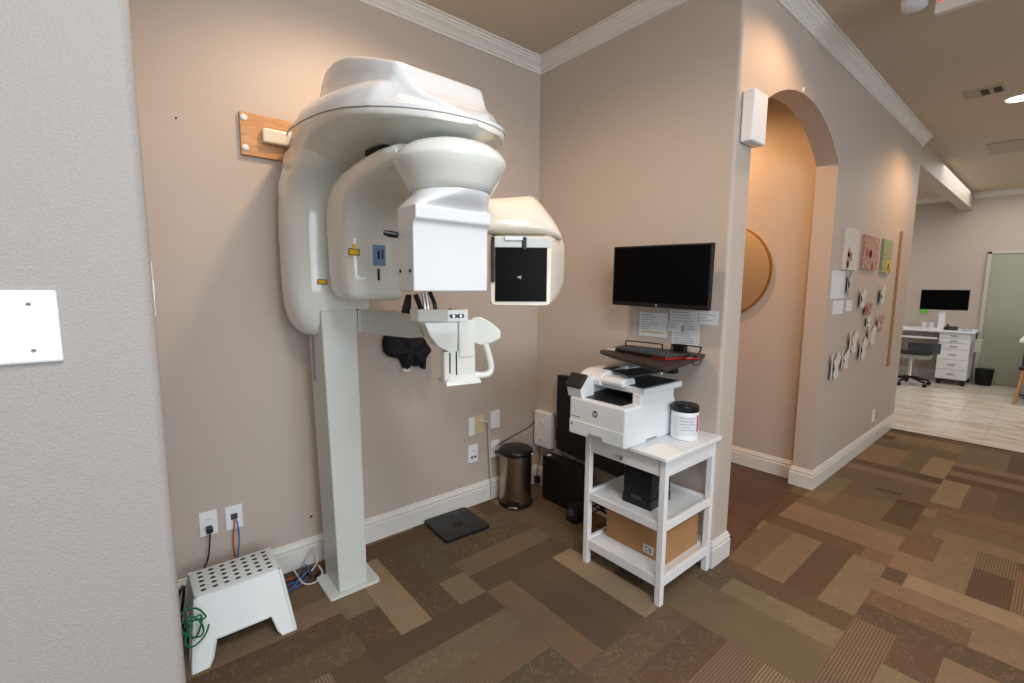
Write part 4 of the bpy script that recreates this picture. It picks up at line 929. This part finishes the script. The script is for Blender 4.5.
# white control box near the outer corner
t = thing('white_sensor_box', 'white rectangular box mounted high on the wall beside the archway', 'wall box', (0.11, -L-0.03, 2.215))
obj('housing', bx(0.030, 0.185, -L-0.062, -L-0.004, 2.215, 2.455), 'plastic_white', t, bevel=0.008, seg=3)
obj('back_plate', bx(0.034, 0.181, -L-0.006, -L, 2.219, 2.451), 'column_grey', t)
tag(obj('wall_hook', bx(0.78, 0.79, -L-0.01, -L, 2.645, 2.672), 'plastic_white', bevel=0.002), 'tiny white hook on the wall just above the arch', 'hook')

# ------------------------------------------------------------------ mirror in passage
t = thing('round_mirror', 'round gold framed mirror on the passage wall behind the archway', 'mirror', (XPW, -0.585, 1.26))
mc = (XPW, -0.60, 1.648); mr = 0.385
b = NB(); ring = []
N = 72
for i in range(N+1):
    a = 2*PI*i/N
    e = Vector((0, math.cos(a), math.sin(a)))
    o_ = Vector(mc)
    ring.append([tuple(o_+e*mr+Vector((0, 0, 0))), tuple(o_+e*mr+Vector((-0.028, 0, 0))), tuple(o_+e*(mr-0.012)+Vector((-0.028, 0, 0))), tuple(o_+e*(mr-0.012))])
loft(b, ring, cap=False); obj('frame', b, 'brass', t)
b = NB(); disc(b, (XPW-0.001, mc[1], mc[2]), (-1, 0, 0), mr-0.011, 0.012, 72); obj('mirror_glass', b, 'mirror_glass', t)

# ------------------------------------------------------------------ art on hall wall
def yw(): return -L
def canvas(x0, x1, z0, z1, m, label, th=0.02, cat='picture', g=None, name='wall_canvas', spots=None):
    p = thing(name, label, cat, ((x0+x1)/2, -L, z0), g)
    obj('panel', bx(x0, x1, -L-th, -L, z0, z1), m, p, bevel=0.002)
    if spots:
        rd = random.Random(int(x0*100))
        for k in range(spots[1]):
            b = NB(); disc(b, (x0+(x1-x0)*(0.15+0.7*rd.random()), -L-th, z0+(z1-z0)*(0.08+0.5*rd.random())), (0, -1, 0), 0.025+0.02*rd.random(), 0.001, 10)
            obj('painted_flower', b, spots[0], p)
canvas(1.80, 2.12, 1.650, 1.960, 'white_art', 'pale canvas with small flowers, leftmost on the hall wall', spots=('pink_paint', 5))
canvas(2.28, 2.72, 1.668, 1.945, 'pink_paint', 'pink floral canvas in the middle of the three hall canvases', spots=('red_plastic', 4))
canvas(2.88, 3.20, 1.655, 1.955, 'green_paint', 'green and yellow flower canvas, the farthest on the hall wall', spots=('yellow_label', 4))
canvas(1.60, 1.93, 1.432, 1.640, 'paper', 'large white paper pinned at the left on the hall wall', 0.002, 'paper', name='wall_paper_sheet')
canvas(1.68, 1.92, 1.315, 1.418, 'paper', 'small white sheet below the larger paper on the hall wall', 0.002, 'paper', name='wall_paper_sheet')
canvas(2.00, 2.15, 1.330, 1.415, 'paper', 'small white card right of the small sheet on the hall wall', 0.002, 'paper', name='wall_paper_sheet')
# carved feather / leaf ornaments
orn = [(1.97, 1.54, 0.07, 0.11, 'grey_white', 'tray_brown'), (2.35, 1.42, 0.07, 0.11, 'white_art', 'tray_brown'), (2.98, 1.44, 0.08, 0.11, 'white_art', 'tray_brown'), (2.55, 1.33, 0.10, 0.07, 'pink_paint', 'red_plastic'), (2.60, 1.22, 0.06, 0.06, 'white_art', 'tray_brown'),
       (2.20, 1.06, 0.11, 0.12, 'white_art', 'pink_paint'), (2.75, 1.08, 0.12, 0.11, 'white_art', 'pink_paint'), (2.50, 0.98, 0.10, 0.12, 'white_art', 'tray_brown'), (3.00, 1.18, 0.09, 0.10, 'pink_paint', 'white_art'), (1.78, 0.90, 0.10, 0.13, 'white_art', 'tray_brown'), (2.02, 0.93, 0.09, 0.10, 'white_art', 'pink_paint')]
lbs = ['grey butterfly ornament under the leftmost hall canvas', 'pale butterfly ornament under the pink canvas', 'pale butterfly ornament under the green canvas', 'pink butterfly ornament in the middle of the hall group',
       'small white butterfly ornament just below the pink one', 'white butterfly ornament, left one in the lower cluster', 'white butterfly ornament, right one in the lower cluster', 'white butterfly ornament, lowest in the main cluster', 'pink butterfly ornament right of the cluster by the ruler', 'white butterfly ornament with dark edge, the lowest and leftmost', 'white butterfly ornament beside the lowest leftmost one']
for (x, z, w, h_, m1, m2), lab in zip(orn, lbs):
    p = thing('butterfly_ornament', lab, 'ornament', (x, -L, z-h_), 'butterfly ornaments on the hall wall')
    for s in (-1, 1):
        b = NB()
        b_ = [(x, -L-0.004, z-h_*0.2), (x+s*w*0.35, -L-0.012, z-h_*0.7), (x+s*w*0.9, -L-0.022, z-h_*0.55), (x+s*w*0.8, -L-0.018, z), (x+s*w*1.1, -L-0.026, z+h_*0.6), (x+s*w*0.7, -L-0.022, z+h_*0.95), (x+s*w*0.1, -L-0.006, z+h_*0.3)]
        prism(b, b_, (0, -0.004, 0)); obj('wing', b, m1 if s < 0 else m1, p)
    obj('body', tube(NB(), [(x, -L-0.004, z-h_*0.5), (x, -L-0.010, z), (x, -L-0.004, z+h_*0.5)], [0.004, 0.012, 0.004], 8), m2, p, True)
t = thing('growth_ruler', 'long wooden growth ruler hung upright near the far end of the hall wall', 'ruler', (3.56, -L, 0.73))
obj('board', bx(3.53, 3.60, -L-0.012, -L, 0.73, 2.075), 'cardboard', t, bevel=0.002)
b = NB()
for k in range(26): box(b, 3.53, 3.53+(0.05 if k % 5 == 0 else 0.03), -L-0.0135, -L-0.0118, 0.76+k*0.05, 0.766+k*0.05)
obj('tick_marks', b, 'tray_brown', t)
tag(obj('wall_outlet_cover', bx(3.15, 3.23, -L-0.006, -L, 0.22, 0.34), 'plastic_white', bevel=0.002), 'white outlet cover low on the hall wall near its far end', 'outlet')

# ------------------------------------------------------------------ ceiling fixtures
t = thing('ceiling_downlight', 'round recessed downlight glowing in the hall ceiling', 'ceiling light', (3.32, -2.08, H-0.01))
b = NB(); lathe(b, (3.34, -2.11, H-0.012), [(0.075, 0.003), (0.092, 0), (0.098, 0.006), (0.098, 0.012)], 40); obj('trim_ring', b, 'trim_white', t, True)
b = NB(); cyl(b, (3.34, -2.11), 0.072, H-0.014, H-0.008, 36); obj('lens', b, 'lamp_on', t)
def vent(name, x0, x1, y0, y1, label, split=True, dark=True):
    t = thing(name, label, 'vent', ((x0+x1)/2, (y0+y1)/2, H-0.012))
    obj('frame', bx(x0, x1, y0, y1, H-0.010, H), 'vent_grey', t, bevel=0.002)
    n_ = 5
    b = NB(); 
    if split:
        w = (y1-y0)/3
        for k in range(1, 3): box(b, x0+0.03, x1-0.03, y1-(k+1)*w+0.012, y1-k*w-0.012, H-0.0115, H-0.0098)
        obj('opening', b, 'vent_dark', t)
    else:
        for k in range(9):
            xx = x0+0.04+(x1-x0-0.08)*k/9; box(b, xx, xx+0.02, y0+0.02, y1-0.02, H-0.0115, H-0.0098)
        obj('louvres', b, 'ceiling_paint', t)
vent('ceiling_vent', 2.86, 3.06, -2.05, -1.84, 'small ceiling vent with dark openings beside the downlight')
vent('ceiling_vent', 4.86, 5.44, -2.20, -1.80, 'larger pale ceiling vent beyond the downlight', False)
# exit sign
sx0 = 0.80
t = thing('exit_sign', 'white exit sign with red letters hung from the hall ceiling', 'sign', (sx0, -1.85, 2.86))
import mathutils
def at_x(px, py, X):
    d = rt2*((px-512)/FPX)+up2*(-(py-341.5)/FPX)+fw
    k = (X-CAM.x)/d.x; return CAM+d*k
e0 = at_x(935, 15, sx0); e1 = at_x(985, 0, sx0)
zb_ = (e0.z+e1.z)/2; yl = e0.y; yr = yl-0.32
obj('housing', bx(sx0-0.02, sx0+0.02, yr, yl, zb_, zb_+0.20), 'sign_white', t, bevel=0.004)
obj('mount', bx(sx0-0.03, sx0+0.03, (yl+yr)/2-0.08, (yl+yr)/2+0.08, zb_+0.195, H), 'sign_white', t)
b = text_bm('EXIT', 0.15, frame((sx0-0.021, (yl+yr)/2, zb_+0.10), (0, -1, 0), (0, 0, 1)), 0.001, 0.004); obj('letters', b, 'exit_red', t, label='glowing red letters')
e2 = at_x(915, 0, sx0-0.05)
b = NB(); loft(b, [[(e2.x+r_*math.cos(a), e2.y+0.045*s_+0.0, e2.z+r_*math.sin(a)) for a in [2*PI*k/20 for k in range(20)]] for r_, s_ in ((0.045, -1), (0.055, -0.6), (0.055, 0.6), (0.045, 1))])
obj('emergency_lamp', b, 'lamp_off', t, True, label='clear emergency lamp head')
obj('lamp_arm', tube(NB(), [(e2.x, e2.y-0.04, e2.z+0.02), (sx0, yl-0.01, zb_+0.10)], 0.012, 8), 'sign_white', t, True)

# ------------------------------------------------------------------ far room furniture
t = thing('far_desk', 'white desk with a column of drawers in the far room', 'desk', (7.95, -1.15, 0))
obj('desktop', bx(7.62, 8.28, -1.66, -0.40, 0.835, 0.872), 'plastic_white', t, bevel=0.004)
db = obj('drawer_cabinet', bx(7.66, 8.26, -1.62, -1.255, 0.09, 0.835), 'plastic_white', t, bevel=0.004)
zz = [0.10, 0.25, 0.41, 0.57, 0.67, 0.745, 0.83]
for a, b_ in zip(zz[:-1], zz[1:]):
    d_ = obj('drawer', bx(7.645, 7.665, -1.61, -1.262, a+0.006, b_-0.006), 'plastic_white', t, bevel=0.002)
    obj('handle', bx(7.635, 7.646, -1.48, -1.39, (a+b_)/2-0.005, (a+b_)/2+0.008), 'column_grey', d_)
for y in (-1.58, -1.30):
    for x in (7.70, 8.2):
        b = NB(); cyl(b, (x, y), 0.03, 0.0, 0.09, 16); obj('caster', b, 'black_plastic', t)
obj('side_panel', bx(7.66, 8.26, -0.44, -0.41, 0.0, 0.835), 'plastic_white', t)
obj('keyboard_shelf', bx(7.60, 8.0, -1.24, -0.46, 0.72, 0.745), 'plastic_white', t)
t = thing('far_monitor', 'black monitor standing on the white desk in the far room', 'monitor', (7.85, -1.2, 0.872))
obj('screen_housing', bx(7.80, 7.83, -1.535, -0.955, 1.185, 1.510), 'black_plastic', t, bevel=0.004)
obj('screen', bx(7.797, 7.801, -1.525, -0.965, 1.200, 1.500), 'screen_black', t)
obj('stand', bx(7.83, 7.87, -1.28, -1.20, 0.89, 1.25), 'plastic_white', t, bevel=0.003)
obj('stand_base', bx(7.75, 7.95, -1.36, -1.12, 0.872, 0.888), 'plastic_white', t, bevel=0.003)
t = thing('desk_phone', 'black desk phone on the far desk under the monitor', 'phone', (7.70, -1.36, 0.872))
obj('base', prism(NB(), [(7.66, -1.47, 0.8725), (7.66, -1.45, 0.885), (7.80, -1.45, 0.93), (7.80, -1.45, 0.8725)], (0, 0.16, 0)), 'black_plastic', t, bevel=0.003)
obj('handset', tube(NB(), [(7.67, -1.325, 0.90), (7.73, -1.325, 0.925), (7.79, -1.325, 0.945)], [0.02, 0.014, 0.02], 10), 'black_plastic', t, True)
for y, lab in ((-1.06, 'small white paper cup on the far desk, the left of two'), (-1.14, 'small white paper cup on the far desk, the one nearer the phone')):
    b = NB(); cyl(b, (7.68, y), 0.028, 0.8725, 0.98, 18, 0.034); tag(obj('paper_cup', b, 'paper', None, True), lab, 'cup', 'paper cups on the far desk')
tag(obj('blue_folder', bx(7.64, 7.80, -1.62, -1.50, 0.8725, 0.885), 'blue_light', bevel=0.001), 'light blue folder on the right end of the far desk', 'folder')
tag(obj('green_note', bx(8.285, 8.30, -0.98, -0.90, 1.10, 1.24), 'green_bright'), 'bright green note on the far wall left of the monitor', 'note')
tag(obj('waste_bin', cyl(NB(), (8.1, -1.78), 0.09, 0, 0.26, 24, 0.11), 'black_matte', smooth=True), 'small black waste bin between the far desk and the pale door', 'bin')
tag(obj('paper_tray', bx(7.70, 7.95, -1.74, -1.665, 0.55, 0.74), 'grey_white', bevel=0.003), 'white paper holder on the right side of the far drawers', 'paper holder')
# chair
t = thing('office_chair', 'grey and black rolling office chair in front of the far desk', 'chair', (7.2, -1.02, 0))
b = NB(); loft(b, [[(x, y, z) for x, y in sup(28, 0.22, 0.23, 4, 7.2, -1.02)] for z in (0.44, 0.47, 0.51)]); obj('seat', b, 'column_grey', t, True)
b = NB(); loft(b, [[(x, y, z) for x, y in sup(28, 0.225, 0.235, 4, 7.2, -1.02)] for z in (0.505, 0.525)]); obj('seat_cushion', b, 'black_matte', t, True)
b = NB(); loft(b, [[(x, y, z) for x, y in sup(28, 0.04, 0.2, 3, xx, -1.12)] for xx, z in ((7.42, 0.50), (7.44, 0.58), (7.44, 0.66))]); obj('backrest', b, 'dark_grey', t, True)
b = NB(); cyl(b, (7.2, -1.02), 0.03, 0.10, 0.44, 16); obj('gas_lift', b, 'chrome', t, True)
for k in range(5):
    a = 2*PI*k/5+0.3; ex, ey = 7.2+0.26*math.cos(a), -1.02+0.26*math.sin(a)
    l_ = obj('leg', tube(NB(), [(7.2, -1.02, 0.13), (ex, ey, 0.075)], [0.025, 0.016], 8), 'black_plastic', t, True)
    b = NB(); disc(b, (ex-0.012, ey, 0.03), (1, 0, 0), 0.03, 0.024, 16); obj('caster', b, 'black_matte', l_)
# pale glass door and things at right edge
dr = thing('door_1', None, None, (8.29, -2.0, 0)); del dr['label']; del dr['category']; dr['kind'] = 'structure'
obj('door_frame', box(box(bx(8.25, 8.30, -1.69, -1.64, 0, 2.12), 8.25, 8.30, -2.25, -2.20, 0, 2.12), 8.25, 8.30, -2.25, -1.64, 2.08, 2.13), 'grey_white', dr, bevel=0.003)
obj('door_panel', bx(8.265, 8.295, -2.20, -1.69, 0.01, 2.08), 'green_glass', dr, bevel=0.002, label='frosted green tinted panel')
t = thing('treatment_counter', 'white counter edge at the far right of the picture, dark beneath', 'counter', (7.4, -2.5, 0))
obj('worktop', bx(6.95, 7.9, -2.9, -2.15, 0.80, 0.835), 'plastic_white', t, bevel=0.004)
obj('cabinet', bx(7.10, 7.85, -2.85, -2.20, 0.05, 0.80), 'dark_grey', t, bevel=0.004)
obj('door_panel', bx(7.085, 7.10, -2.84, -2.22, 0.08, 0.70), 'column_grey', t)
t = thing('wooden_stool', 'light wooden stool leg showing at the right edge of the far room', 'stool', (6.75, -2.28, 0))
for (x, y) in ((6.60, -2.19), (6.60, -2.50), (6.9, -2.19), (6.9, -2.50)):
    obj('leg', tube(NB(), [(x, y, 0), (6.75+(x-6.75)*0.7, -2.345+(y+2.345)*0.7, 0.46)], 0.016, 10), 'oak', t, True)
b = NB(); cyl(b, (6.75, -2.345), 0.16, 0.46, 0.49, 28); obj('seat', b, 'black_matte', t, True)
